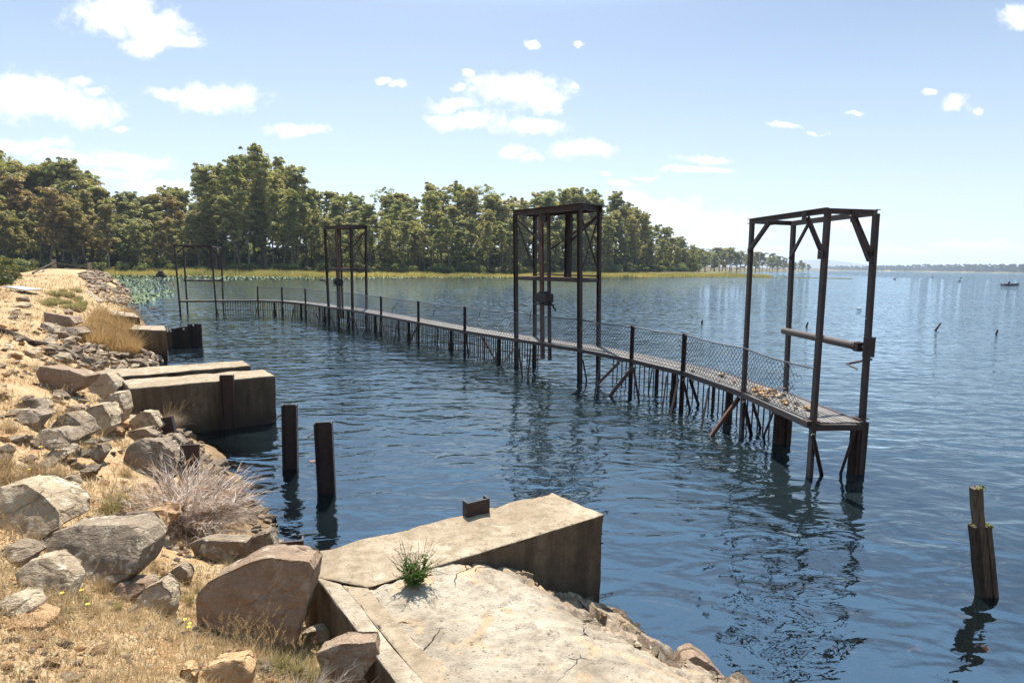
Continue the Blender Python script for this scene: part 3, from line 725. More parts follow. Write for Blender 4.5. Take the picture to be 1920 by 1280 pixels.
def tall_gantry(tops, bases, label, perch):
    L = [post_line(b, t, 0, -.7) for b, t in zip(bases, tops)]
    zt = sum(p[1].z for p in L)/4; T = []
    for bt, tp in L: dd = tp-bt; T.append(bt+dd*((zt-bt.z)/dd.z))
    A = [x[0] for x in L]; up = Vector((0,0,1))
    root = empty('steel_gantry', Vector(((A[0].x+A[3].x)/2, (A[0].y+A[3].y)/2, 0)), label, 'gantry', 'steel gantries along the footbridge')
    ud = (T[1]-T[0]).normalized(); sdv = (T[2]-T[0]).normalized()
    at = lambda k, z: A[k].lerp(T[k], (z-A[k].z)/(T[k].z-A[k].z))
    for k in range(4):
        MB().hsec(A[k], T[k], .15 if k < 2 else .12, .10, .014, ud).build('post', M['rust'], root)
    m = MB()
    for p, q_ in ((0,1),(2,3)): m.channel(T[p]-ud*.12+up*.02, T[q_]+ud*.12+up*.02, .17, .06, .014, up)
    for p, q_ in ((0,2),(1,3)): m.bar(T[p]+sdv*.06+up*.02, T[q_]-sdv*.06+up*.02, .13, .06, up)
    m.build('top_beam', M['rust'], root)
    m = MB(); m.bar((T[0]+T[2])/2-ud*.18+up*.115, (T[1]+T[3])/2+ud*.18+up*.115, (T[2]-T[0]).length+.30, .02, sdv); m.build('roof_plate', M['black'], root)
    zp = DZ+(zt-DZ)*.50
    m = MB()
    for p, q_ in ((0,1),(2,3),(0,2),(1,3)): m.bar(at(p, zp-.05), at(q_, zp-.05), .09, .05, up)
    m.build('platform_beam', M['rust'], root)
    # platform boards: two runs with a gap
    m = MB(); w = (T[2]-T[0]).length
    for k in range(3): m.bar(at(0, zp+.02)+sdv*(.10+k*.14), at(1, zp+.02)+sdv*(.10+k*.14), .125, .03, sdv)
    m.bar(at(2, zp+.02)-sdv*.10, at(3, zp+.02)-sdv*.10, .14, .03, sdv); m.bar(at(2, zp+.10)-sdv*.03, at(3, zp+.10)-sdv*.03, .03, .05, sdv)
    m.build('platform', M['rust2'], root)
    # cross braces on the ends and long sides
    for p, q_ in ((0,2),(1,3)):
        MB().bar(at(p, zp+.1), at(q_, zt-.15), .06, .012, ud).build('cross_brace', M['rust'], root)
        MB().bar(at(p, zt-.15)+ud*.02, at(q_, zp+.1)+ud*.02, .075, .012, ud).build('cross_brace', M['rust'], root)
    for (p, q_, w_, f0, f1) in ((0, 1, .08, 0, .42), (3, 2, .08, 0, .5), (3, 0, .05, .1, .55)):
        a = at(p, zt-.15); b = at(q_, zp+.1); MB().bar(a, a.lerp(b, f1), w_, .012, up).build('cross_brace', M['rust'], root)
    # winch uprights on the near side with the gear box between them
    u1 = A[0].lerp(A[1], .385); u2 = A[0].lerp(A[1], .50); t1 = T[0].lerp(T[1], .385); t2 = T[0].lerp(T[1], .50)
    for (a, b, w_) in ((u1, t1, .15), (u2, t2, .10)):
        MB().channel(Vector((a.x, a.y, DZ-.6))+sdv*.1, b+sdv*.1, w_, .07, .014, ud).build('winch_upright', M['rust2'] if w_ > .12 else M['rust'], root)
    zc = DZ+1.55; c = u1.lerp(u2, .45); c = Vector((c.x, c.y, zc))+(t1-u1)*((zc+.7)/(zt+.7))*0
    m = MB(); m.tube(c-sdv*.16, c+sdv*.12, .21, None, 14); m.build('gear_wheel', M['black'], root)
    m = MB(); m.bar(c-ud*.32-up*.02, c+ud*.30-up*.02, .30, .34, up); m.box(c-up*.24-ud*.03, .78, .3, .05, math.atan2(ud.y, ud.x)); m.tube(c-ud*.38, c-ud*.2, .13, None, 10); m.build('gear_box', M['black'], root, .02)
    m = MB(); m.bar(c+ud*.3-up*.12, c+ud*.62-up*.42, .04, .04); m.tube(c+ud*.62-up*.42, c+ud*.66-up*.42-sdv*.2, .014, None, 6); m.build('crank', M['black'], root)
    g = t1.lerp(t2, .55)-up*.22+sdv*.1; m = MB()
    m.tube(g-sdv*.05, g+sdv*.05, .15, None, 12); m.bar(g+up*.13-ud*.1, g+up*.13+ud*.1, .06, .06); m.build('pulley', M['black'], root)
    if perch == 'plate':
        h = T[2].lerp(T[3], .56); MB().hsec(h-up*.05, Vector((h.x, h.y, zp+.03)), .27, .10, .02, ud).build('guide_column', M['black'], root)
    else:
        for f_, w_ in ((-.06, .16),):
            h = T[1]-ud*.16+sdv*.12; MB().channel(h-up*.05, Vector((h.x, h.y, zp+.03)), w_, .08, .02, ud).build('guide_column', M['black'], root)
        arm = at(0, DZ+1.55); m = MB(); m.bar(arm, arm-ud*.75+up*.02, .05, .05); m.bar(arm-up*.4, arm-ud*.35, .04, .04); m.box(arm-ud*.7+up*.05, .25, .2, .1); m.build('side_bracket', M['rust'], root)
    return root
tall_gantry([(966,402),(1087,390),(1003,406),(1124,391)], [(968,634),(1087,654),(1002.6,631),(1122,649)], 'tall rusty gantry with crossed braces and a dark guide column, midway along the footbridge', 'plate')
tall_gantry([(609,429),(658,425),(630.5,431),(686,426)], [(616,575),(661,581),(634,575),(687,579)], 'far tall gantry with a side bracket and winch, seen against the dark trees', 'bracket')
# stones and droppings lying on the deck
rs = random.Random(3)
def hull_rock(seed, n=14, sq=(1,1,1), cuts=0):
    r_ = random.Random(seed); bm = bmesh.new()
    for _ in range(n):
        v = Vector((r_.gauss(0,1), r_.gauss(0,1), r_.gauss(0,1))).normalized()*r_.uniform(.82, 1.0)
        v = Vector((max(-.8, min(.8, v.x)), max(-.8, min(.8, v.y)), max(-.72, min(.72, v.z))))
        bm.verts.new((v.x*sq[0], v.y*sq[1], v.z*sq[2]))
    res = bmesh.ops.convex_hull(bm, input=bm.verts); bmesh.ops.delete(bm, geom=[g for g in res['geom_interior'] if isinstance(g, bmesh.types.BMVert)], context='VERTS')
    bmesh.ops.dissolve_limit(bm, angle_limit=R(14), verts=bm.verts, edges=bm.edges)
    return bm
# ------------------------------------------------------------------ concrete
def prism(name, top_pts, zt, zb, mat, parent=None, rough=.012, cut=.12, bev=.02, seed=1, anchor=None, sub=None):
    """a concrete block: vertical sides, faces cut up and slightly uneven, arrises worn"""
    bm = bmesh.new()
    zt_ = zt if isinstance(zt, (list, tuple)) else [zt]*len(top_pts)
    a = [bm.verts.new((p[0], p[1], z)) for p, z in zip(top_pts, zt_)]
    b = [bm.verts.new((p[0], p[1], zb)) for p in top_pts]
    n = len(a)
    bm.faces.new(a); bm.faces.new(b[::-1])
    for i in range(n): bm.faces.new((a[i], b[i], b[(i+1) % n], a[(i+1) % n]))
    bmesh.ops.recalc_face_normals(bm, faces=bm.faces)
    bmesh.ops.bevel(bm, geom=list(bm.edges), offset=bev, segments=2, affect='EDGES', profile=.5)
    bmesh.ops.triangulate(bm, faces=bm.faces)
    L = cut
    for _ in range(7):
        es = [e for e in bm.edges if e.calc_length() > L*1.5]
        if not es: break
        bmesh.ops.subdivide_edges(bm, edges=es, cuts=1)
        bmesh.ops.triangulate(bm, faces=[f for f in bm.faces if len(f.verts) > 3])
    bm.normal_update()
    co_ = np.array([v.co[:] for v in bm.verts]); no = np.array([v.normal[:] for v in bm.verts])
    nz = fbm(co_[:,0]*4+co_[:,2]*3.1, co_[:,1]*4+co_[:,2]*2.3, 5, seed)
    for v, k, nn in zip(bm.verts, nz, no): v.co += Vector(nn)*float(k)*rough
    off = Vector((0,0,0)); par = parent
    while par is not None: off = off+par.location; par = par.parent
    if parent is None: off = Vector((sum(p[0] for p in top_pts)/n, sum(p[1] for p in top_pts)/n, zb))
    bmesh.ops.translate(bm, vec=-off, verts=bm.verts)
    me_ = bpy.data.meshes.new(name); bm.to_mesh(me_); bm.free(); me_.materials.append(mat)
    me_.polygons.foreach_set('use_smooth', np.ones(len(me_.polygons), bool))
    o = link(name, me_, parent, None if parent is not None else off)
    return o
Z1 = 1.08
def g2(px, py, z=Z1): p = G(px, py, z); return (p.x, p.y)
ab = empty('concrete_abutment', Vector((-.4, 4.6, 0)), 'broad sunlit concrete abutment with a cracked mortar slope and a green weed on it', 'abutment')
M['pile'] = mat_rust('blackened_steel', (.006,.005,.006), (.05,.032,.028), 9)
E1, E2 = g2(1131, 965), g2(1036, 922); L1 = g2(568, 1040); I1 = g2(690, 1100); N1 = g2(592, 1078)
xq = g2(868, 968); xr = g2(930, 1030)
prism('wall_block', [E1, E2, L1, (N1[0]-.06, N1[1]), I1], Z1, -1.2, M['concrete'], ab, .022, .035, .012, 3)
# the arm running back towards the bank: outer kerb and tan strip
I2 = (I1[0]+(g2(850,1280)[0]-I1[0])*1.75, I1[1]+(g2(850,1280)[1]-I1[1])*1.75)
M1 = (N1[0]*.45+I1[0]*.55-.02, N1[1]*.45+I1[1]*.55); 
dxy = np.array(I2)-np.array(I1)
N0 = g2(592, 1080); O2 = g2(742, 1280); kO = (N0[0]+(O2[0]-N0[0])*1.75, N0[1]+(O2[1]-N0[1])*1.75)
S1 = g2(640, 1094); S2_ = g2(795, 1280); S2 = (S1[0]+(S2_[0]-S1[0])*1.75, S1[1]+(S2_[1]-S1[1])*1.75)
dd_ = np.array(S2)-np.array(S1); dd_ /= np.linalg.norm(dd_); nn_ = np.array((-dd_[1], dd_[0]))
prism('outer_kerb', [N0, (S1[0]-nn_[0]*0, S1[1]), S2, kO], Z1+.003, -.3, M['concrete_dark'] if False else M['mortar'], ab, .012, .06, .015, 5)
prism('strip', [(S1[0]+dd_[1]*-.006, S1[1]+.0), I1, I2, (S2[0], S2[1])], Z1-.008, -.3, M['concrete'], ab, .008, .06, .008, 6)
# mortar infill: flat by the arm, falling away in a rounded slope to the water
ua = np.array(E1)-np.array(I1); Lu = np.linalg.norm(ua); ua = ua/Lu
va = np.array(I2)-np.array(I1); Lv = np.linalg.norm(va); va /= Lv
nu, nv_ = 150, 130; us = np.linspace(.004, 3.0, nu); vs = np.linspace(.004, Lv, nv_)
UU, VV = np.meshgrid(us, vs)
XX = I1[0]+ua[0]*UU+va[0]*VV; YY = I1[1]+ua[1]*UU+va[1]*VV
shift = .10*VV + .10*fbm(VV*1.1, UU*.4, 3, 8)
ue = UU-shift
ZZ = np.interp(ue, [0,.75,.98,1.25,1.6,2.0,2.4,2.9,3.4], [Z1-.02,Z1-.03,Z1-.09,.86,.62,.36,.10,-.25,-.6])
rocky = sstep(.95, 1.7, ue)
ZZ = ZZ + .02*fbm(XX*3, YY*3, 4, 2) + .020*fbm(XX*16, YY*16, 4, 12) - .03*np.clip(.05-np.abs(fbm(XX*1.6, YY*1.6, 3, 33)), 0, .05)*20*sstep(.4, .9, ue) + rocky*(.13*fbm(XX*2.6, YY*2.6, 3, 15)+.09*np.abs(fbm(XX*7+YY*2, YY*6, 4, 17)))
# broken flags in the lower slope
cell = np.floor((XX*1.0+YY*1.7)*2.3+1.2*fbm(XX*2, YY*2, 2, 5)); cell2 = np.floor((XX*1.5-YY)*1.9+1.0*fbm(XX*2, YY*2, 2, 6))
ZZ = ZZ + rocky*.13*(_hash(cell.astype(np.int64), cell2.astype(np.int64), 4)-.5)
Vm = np.stack([XX.ravel()-ab.location.x, YY.ravel()-ab.location.y, ZZ.ravel()], -1)
i_ = np.arange(nv_-1)[:, None]*nu; j_ = np.arange(nu-1)[None, :]
Fm = np.stack([i_+j_, i_+nu+j_, i_+nu+j_+1, i_+j_+1], -1).reshape(-1, 4)
mo, t = newmat('mortar_slope'); p = wpos(t)
n1 = t.noise(p, 1.3, 5, .6, .5); n2 = t.noise(p, 8, 6, .72); n3 = t.noise(p, 55, 4, .75)
c = t.mix(t.rng(n1, .38, .62), (.39,.33,.25), (.26,.21,.15))
c = t.mix(t.rng(t.noise(p, 2.4, 4, .6, 1.0), .55, .60, 0, .75), c, (.42,.29,.165))
c = t.mix(t.rng(t.noise(p, 4.5, 5, .7, .5), .54, .66, 0, .6), c, (.20,.16,.115))
rk = t.n('ShaderNodeAttribute', attribute_name='rocky').outputs['Fac']
c = t.mix(t.m('MULTIPLY', rk, t.rng(n2, .35, .6)), c, (.22,.15,.095))
c = t.mix(t.rng(n2, .48, .68, 0, .75), c, (.19,.145,.10))
c = t.mix(t.rng(t.noise(p, 26, 4, .7), .60, .68, 0, .85), c, (.07,.055,.04))
c = t.mix(t.rng(n3, .56, .72, 0, .6), c, (.11,.09,.07))
vv = t.n('ShaderNodeTexVoronoi', feature='DISTANCE_TO_EDGE', i={'Vector': t.mix(.22, p, t.n('ShaderNodeTexNoise', i={'Vector': p, 'Scale': 2.6, 'Detail': 5.0}).outputs['Color']), 'Scale': 1.5}).outputs['Distance']
ck = t.rng(vv, 0, .0055, 1, 0); ck = t.m('MULTIPLY', ck, t.rng(t.noise(p, 1.4, 2), .45, .52))
c = t.mix(ck, c, (.03,.02,.015))
z = t.n('ShaderNodeSeparateXYZ', i={0: p}).outputs[2]
c = t.mix(t.rng(t.m('ADD', z, t.m('MULTIPLY', n2, .2)), .14, .40, .9, 0), c, (.04,.03,.018))
h = t.m('SUBTRACT', t.m('ADD', t.m('MULTIPLY', n2, .65), t.m('MULTIPLY', n3, .35)), t.m('MULTIPLY', ck, 1.2))
t.out(pbsdf(t, c, .93, t.bump(h, .035, 1.0), .15))
me = mesh_from('mortar_slope', Vm, Fm[:, ::-1].copy(), (mo,), True)
at = me.attributes.new('rocky', 'FLOAT', 'POINT'); at.data.foreach_set('value', rocky.ravel().astype(np.float32))
link('mortar_slope', me, ab)
# twin walls, blocks
def grow(pts, z=Z1): return [g2(a, b, z) for a, b in pts]
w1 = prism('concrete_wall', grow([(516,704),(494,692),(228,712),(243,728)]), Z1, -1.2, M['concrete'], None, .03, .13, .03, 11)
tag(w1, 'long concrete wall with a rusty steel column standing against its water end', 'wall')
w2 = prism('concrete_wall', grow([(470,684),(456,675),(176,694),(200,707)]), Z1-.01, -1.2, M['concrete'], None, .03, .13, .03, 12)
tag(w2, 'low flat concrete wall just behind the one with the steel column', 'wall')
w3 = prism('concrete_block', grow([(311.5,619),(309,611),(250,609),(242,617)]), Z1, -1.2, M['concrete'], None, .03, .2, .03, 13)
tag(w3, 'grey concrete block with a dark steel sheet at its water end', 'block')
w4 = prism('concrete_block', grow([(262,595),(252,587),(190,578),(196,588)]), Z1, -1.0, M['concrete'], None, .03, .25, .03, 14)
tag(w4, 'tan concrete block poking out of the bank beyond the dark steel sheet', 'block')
# steel columns
def column(px_b, px_t, zb, w, dp, label, kind='hsec', lean=True, yaw=None, name='steel_pile', flags=(), zt=None):
    b = G(*px_b, zb); t_ = P(px_t[0], px_t[1], b.y); sdir = Vector((math.cos(yaw), math.sin(yaw), 0)) if yaw is not None else Vector((1,.15,0))
    root = empty(name, Vector((b.x, b.y, -.8)), label, 'steel pile')
    d_ = (t_-b); bb = b-d_*((b.z+.8)/d_.z)
    m = MB(); getattr(m, 'hsec' if kind == 'hsec' else 'channel')(bb, t_, w, dp, .018, sdir); m.build('column', M['rust'] if kind != 'hsec' else M['pile'], root, .003)
    for (fz, ln, up_) in flags:
        c = t_-Vector((0,0,fz)); MB().bar(c-sdir*(w/2-.01), c-sdir*(w/2+ln)-Vector((0,0,up_))-Vector((0,.05,0)), .09, .014, Vector((0,1,0))).build('bracket', M['rust2'], root)
    return root
column((545,880), (543,758), 0, .25, .17, 'rusty steel pile rising from the water nearer the concrete wall, with a bent bracket', yaw=.18, flags=((.16,.16,.13),))
column((613,925), (606,791), 0, .27, .17, 'rusty steel pile in the water with two small lugs, the nearer of the pair', yaw=.18, flags=((.17,.09,.05),(.62,.07,-.01)))
gf = G(428, 712, Z1); cw = empty('steel_pile', Vector((gf.x, gf.y-.06, -.8)), 'dark rusty steel column standing against the end of the long concrete wall', 'steel pile')
MB().hsec(Vector((gf.x, gf.y-.06, -.8)), Vector((gf.x, gf.y-.06, 1.2)), .27, .17, .018, Vector((1,.3,0))).build('column', M['rust'], cw, .003)
column((897,965), (897,938), Z1, .26, .09, 'short brown channel stub set in the sunlit abutment edge', kind='channel', yaw=.58)
column((549,1046), (549,1014), .85, .19, .09, 'short rusty channel stub beside the bank end of the abutment', kind='channel', yaw=.3)
column((1*355,872), (356,833), .8, .24, .1, 'leaning rusty channel stub by the rocks above the dead bush', kind='channel', yaw=.45)
column((438,935), (438,908), .45, .24, .1, 'rusty channel stub poking out behind the dead bush', kind='channel', yaw=.55)
column((313,800), (309,782), .8, .2, .1, 'rusty stub half hidden in the grass tussock', kind='channel', yaw=.2)
# dark folded steel sheet
m = MB(); a = G(312, 650, 0); b = G(353, 651, 0); c_ = G(378, 650, 0)
pa = [(312,616),(336,613.5),(353,611.5)]
sh = empty('sheet_pile', Vector((a.x, a.y, -.5)), 'dark folded steel sheet with bolt holes at the end of the grey block', 'steel sheet')
def sheet(pxs, name, zt0):
    bm = bmesh.new(); n = len(pxs); top = []; bot = []
    for (px, py, dy) in pxs:
        q = G(px, 650.5, 0); y = q.y+dy; tp = P(px-.5, py, y)
        top.append(Vector((tp.x, y, tp.z))); bot.append(Vector((tp.x, y, -.5)))
    m = MB()
    for i in range(n-1):
        nrm_ = Vector((-(top[i+1].y-top[i].y), top[i+1].x-top[i].x, 0)).normalized()*.012
        m.hexa([bot[i]-nrm_, bot[i+1]-nrm_, bot[i+1]+nrm_, bot[i]+nrm_, top[i]-nrm_, top[i+1]-nrm_, top[i+1]+nrm_, top[i]+nrm_])
    return m.build(name, M['black'], sh)
sheet([(312,617,0),(322,616,-.12),(333,614.5,.12),(345,613,.12),(353,611.5,0)], 'lower_sheet', 1)
sheet([(352,608.5,.02),(358,607.5,.14),(369,607,.14),(378,607,0)], 'upper_sheet', 1)
m = MB()
for (hx, hy) in ((313.5,618.3),(318,617.6),(314,621),(320,620.5),(344,616.8),(362,609.8)):
    q = G(hx, 650.5, 0); c = P(hx, hy, q.y-.14); m.tube(c, c+Vector((0,.02,0)), .032, None, 8)
m.build('bolt_hole_light', M['white'], sh)  # white discs stand for light seen through the holes
# timber pile leaning in the water
M['postwood'] = mat_wood('grey_brown_timber', (.03,.022,.016), (.16,.125,.09))
tp = empty('timber_pile', G(1850, 1120, 0)-Vector((0,0,.8)), 'leaning weathered timber pile with a narrow upper stump and moss on its shoulders', 'timber pile')
B = G(1848, 1115, 0); T_ = P(1829, 914, B.y+.02); d_ = (T_-B); sh_ = lambda f, dx=0, dy=0: B+d_*f+Vector((dx, dy, 0))
def post(a, b, w, h, name, mat, seed):
    m = MB(); rr_ = random.Random(seed); n = 9
    P0 = [a.lerp(b, k/n)+Vector((rr_.uniform(-.004,.004), rr_.uniform(-.004,.004), 0)) for k in range(n+1)]
    for k in range(n):
        m.bar(P0[k], P0[k+1]+(P0[k+1]-P0[k])*.02, w*rr_.uniform(.94,1.03), h*rr_.uniform(.94,1.03), Vector((1,0,0)))
    return m.build(name, mat, tp, .006)
post(sh_(-.75), sh_(1), .095, .09, 'core_post', M['postwood'], 1)
post(sh_(-.75, -.07, -.01), sh_(.655, -.07, -.01), .055, .11, 'side_plank', M['darkwood'], 2)
post(sh_(-.75, .078, .0), sh_(.655, .078, 0), .055, .11, 'side_plank', M['postwood'], 3)
m = MB(); rr_ = random.Random(5)
for k in range(26):
    c = sh_(rr_.choice([.655,.66,1.0]), rr_.choice([-.075,.085,.1,0]) if k % 3 else 0, rr_.uniform(-.05,.05)); 
    if abs(c.z-sh_(1).z) > .01 and abs(c.x-sh_(.66).x) < .05: c.x += .08
    m.tube(c+Vector((rr_.uniform(-.02,.02),0,-.005)), c+Vector((rr_.uniform(-.02,.02), rr_.uniform(-.01,.01), rr_.uniform(.008,.022))), rr_.uniform(.008,.018), .004, 6)
m.build('moss', M['moss'], tp)
# little stakes, floats and debris in the lake
ST = [((735,587),(738,575),'first'),((813,591),(815,579),''),((899,592),(903,577),''),((994,597),(997,581),'')]
LBL = ['thin crooked stake seen through the mesh beyond the third bay','thin bent stake behind the mesh, in the bay before the far middle post','thin crooked stake just before the tall gantry behind the mesh','thin stake close behind the first post of the tall gantry']
for k, (b, t_, _) in enumerate(ST):
    q = G(*b, 0); u_ = P(*t_, q.y); md = q.lerp(u_, .5)+Vector((-.04,0,0))
    m = MB(); m.path([q-Vector((0,0,.4)), q, md, u_], [.03,.03,.028,.02], 6); tag(m.build('stake', M['darkwood']), LBL[k], 'stake', 'stakes standing in the lake')
for (b, t_, lb) in [((1316,606),(1317,600),'tiny dark stake tip in open water between footbridge and gantry'),((1512,612),(1515,604),'small leaning stake seen behind the open gantry'),((1754,619),(1764,606),'slanting dark stake alone in the open lake'),((1868,626),(1871,618),'short dark stake nearest the picture edge in the open lake')]:
    q = G(*b, 0); u_ = P(*t_, q.y); m = MB(); m.path([q-(u_-q)*1.2, q, u_], [.07,.06,.05], 6); tag(m.build('stake', M['darkwood']), lb, 'stake', 'stakes standing in the lake')
q = G(1611, 579, 0); m = MB(); m.tube(q-Vector((.16,0,-.02)), q+Vector((.16,0,.04)), .10, .09, 10); m.tube(q+Vector((.16,0,.04)), q+Vector((.24,0,.06)), .04, .03, 8); tag(m.build('float', M['white'], None, .01), 'small white float bobbing between the gantry posts', 'float')
for k, (a, b) in enumerate([(1677,523.5),(1748,520.5),(1799,527.5),(1802,522),(1508,514)]):
    q = G(a, b, 0); m = MB(); m.path([q+Vector((-.6,0,-.1)), q+Vector((-.1,0,.22)), q+Vector((.2,0,.35)), q+Vector((.75,0,-.05))], [.18,.22,.2,.1], 6)
    tag(m.build('snag', M['darkwood']), 'tiny dark snag breaking the surface far out on the lake', 'snag', 'snags far out on the lake')
q = G(301, 519.5, 0); m = MB(); m.path([q+Vector((-.9,0,-.2)), q+Vector((-.2,0,.7)), q+Vector((.2,0,1.35)), q+Vector((.4,0,.5)), q+Vector((1.2,.3,-.1))], [.5,.6,.35,.55,.25], 7); tag(m.build('tree_stump', M['darkwood']), 'dark tree stump standing among the lily leaves', 'stump')
q = G(286, 580, 0); m = MB(); m.path([q+Vector((-.55,.1,-.02)), q+Vector((.1,0,.05)), q+Vector((.5,-.05,.10))], [.03,.06,.03], 6); tag(m.build('floating_branch', M['greywood']), 'short pale branch floating off the bank', 'branch')
# boat with an angler
bo = empty('motor_boat', G(1895, 535.5, 0), 'small dark open boat with a person aboard, far out on the lake', 'boat'); c0 = bo.location
q0 = G(1880, 535.5, 0); q1 = G(1911, 535.5, 0); Lb = (q1-q0).length; ux = (q1-q0).normalized(); uy = Vector((-ux.y, ux.x, 0))
bm = bmesh.new(); sec = []
for k, (f, hw, zb_, zt_) in enumerate([(0,.62,-.15,.52),(.25,.72,-.18,.5),(.55,.72,-.18,.5),(.8,.5,-.12,.56),(.95,.18,.15,.66),(1.02,.02,.5,.72)]):
    s_l = []
    for (yy_, zz) in ((-hw, zt_), (-hw*.75, zb_), (hw*.75, zb_), (hw, zt_), (hw*.86, zt_-.02), (hw*.62, zb_+.12), (-hw*.62, zb_+.12), (-hw*.86, zt_-.02)):
        v = q0+ux*(f*Lb)+uy*yy_-c0; s_l.append(bm.verts.new((v.x, v.y, zz)))
    sec.append(s_l)
for a, b in zip(sec, sec[1:]):
    for k in range(8): bm.faces.new((a[k], a[(k+1) % 8], b[(k+1) % 8], b[k]))
bm.faces.new(sec[0][::-1]); bm.faces.new(sec[-1]); bmesh.ops.recalc_face_normals(bm, faces=bm.faces)
me = bpy.data.meshes.new('hull'); bm.to_mesh(me); bm.free(); me.materials.append(M['hull']); link('hull', me, bo)
m = MB(); cc = q0+ux*.05*Lb; m.box((cc.x, cc.y, .62), .35, .3, .42); m.box((cc.x-.1, cc.y, .1), .14, .14, .8); m.build('outboard_motor', M['white'], bo, .03)
m = MB(); cc = q0+ux*.4*Lb; m.box((cc.x, cc.y, .3), .3, 1.1, .05); cc = q0+ux*.85*Lb; m.box((cc.x, cc.y, .6), .5, .4, .14); m.build('thwart', M['galv'], bo)
# person: one skinned body, seated, facing the bow
def person(root_at, facing):
    fx = Vector((facing.x, facing.y, 0)).normalized(); fy = Vector((-fx.y, fx.x, 0))
    P_ = {'pelvis':(0,0,.42),'waist':(-.01,0,.62),'chest':(.02,0,.85),'neck':(.03,0,1.02),'head':(.05,0,1.14),'top':(.04,0,1.26),
          'shL':(.02,.19,.94),'elL':(.12,.25,.68),'haL':(.34,.15,.62),'shR':(.02,-.19,.94),'elR':(.14,-.25,.70),'haR':(.36,-.1,.66),
          'hiL':(.02,.10,.42),'knL':(.42,.13,.46),'anL':(.44,.13,.06),'toL':(.60,.13,.03),'hiR':(.02,-.10,.42),'knR':(.42,-.13,.46),'anR':(.44,-.13,.06),'toR':(.60,-.13,.03)}
    Ed = [('pelvis','waist'),('waist','chest'),('chest','neck'),('neck','head'),('head','top'),('chest','shL'),('shL','elL'),('elL','haL'),('chest','shR'),('shR','elR'),('elR','haR'),('pelvis','hiL'),('hiL','knL'),('knL','anL'),('anL','toL'),('pelvis','hiR'),('hiR','knR'),('knR','anR'),('anR','toR')]
    Rd = {'pelvis':.15,'waist':.14,'chest':.16,'neck':.06,'head':.10,'top':.07,'shL':.075,'shR':.075,'elL':.05,'elR':.05,'haL':.04,'haR':.04,'hiL':.1,'hiR':.1,'knL':.07,'knR':.07,'anL':.05,'anR':.05,'toL':.04,'toR':.04}
    ks = list(P_); me_ = bpy.data.meshes.new('person'); me_.from_pydata([tuple(fx*P_[k][0]+fy*P_[k][1]+Vector((0,0,P_[k][2]))) for k in ks], [(ks.index(a), ks.index(b)) for a, b in Ed], [])
    me_.materials.append(M['cloth']); o = link('person', me_, None, root_at)
    sk = o.modifiers.new('skin', 'SKIN')
    for k, sv in zip(ks, me_.skin_vertices[0].data): sv.radius = (Rd[k], Rd[k]); sv.use_root = (k == 'pelvis')
    sb = o.modifiers.new('sub', 'SUBSURF'); sb.levels = 1; sb.render_levels = 1
    return o
pc = q0+ux*.36*Lb; pe = person(Vector((pc.x, pc.y, -.02)), ux); tag(pe, 'person in a dark jacket and white cap sitting in the boat', 'person')
m = MB(); hc = Vector((pc.x, pc.y, 0))+ux*.05; m.tube(hc+Vector((0,0,1.2)), hc+Vector((0,0,1.33)), .125, .09, 10); m.bar(hc+Vector((0,0,1.22))+ux*.1, hc+Vector((0,0,1.21))+ux*.24, .16, .015); m.build('cap', M['white'], pe)
# ------------------------------------------------------------------ rocks
def finish_rock(bm, name, mat, seed, rough=.05, target=.16, bevel=.022):
    bmesh.ops.bevel(bm, geom=list(bm.edges), offset=bevel, segments=2, affect='EDGES', profile=.6, clamp_overlap=True)
    bmesh.ops.triangulate(bm, faces=bm.faces)
    for _ in range(4):
        es = [e for e in bm.edges if e.calc_length() > target*1.5]
        if not es: break
        bmesh.ops.subdivide_edges(bm, edges=es, cuts=1); bmesh.ops.triangulate(bm, faces=[f for f in bm.faces if len(f.verts) > 3])
    bm.normal_update()
    c = np.array([v.co[:] for v in bm.verts]); n = np.array([v.normal[:] for v in bm.verts])
    k = fbm(c[:,0]*2.2+c[:,2]*1.7+seed, c[:,1]*2.2+c[:,2]*1.3, 4, seed) + .45*fbm(c[:,0]*7+c[:,2]*6, c[:,1]*7-c[:,2]*5, 3, seed+9)
    k = k - .8*np.abs(fbm(c[:,0]*1.4-c[:,2]*1.1, c[:,1]*1.5+c[:,2]*1.9, 3, seed+5)) + .25*fbm(c[:,0]*19+c[:,2]*15, c[:,1]*19-c[:,2]*13, 3, seed+19)
    for v, nn, q in zip(bm.verts, n, k): v.co += Vector(nn)*float(q)*rough
    me_ = bpy.data.meshes.new(name); bm.to_mesh(me_); bm.free(); me_.materials.append(mat)
    me_.polygons.foreach_set('use_smooth', np.ones(len(me_.polygons), bool)); return me_
def rock_mesh(seed, mat, sq=(1,1,1), rough=.06, n=13):
    bm = hull_rock(seed, n, sq); return finish_rock(bm, 'rock', mat, seed, rough)
def poly_rock(front, back, depth_pts, mat, seed, rough=.02, target=.03, bevel=.012, origin=None):
    bm = bmesh.new()
    for p in front+back: bm.verts.new(p)
    res = bmesh.ops.convex_hull(bm, input=bm.verts); bmesh.ops.delete(bm, geom=[g for g in res['geom_interior'] if isinstance(g, bmesh.types.BMVert)], context='VERTS')
    bmesh.ops.dissolve_limit(bm, angle_limit=R(9), verts=bm.verts, edges=bm.edges)
    bmesh.ops.translate(bm, vec=-origin, verts=bm.verts)
    return finish_rock(bm, 'rock', mat, seed, rough, target, bevel)
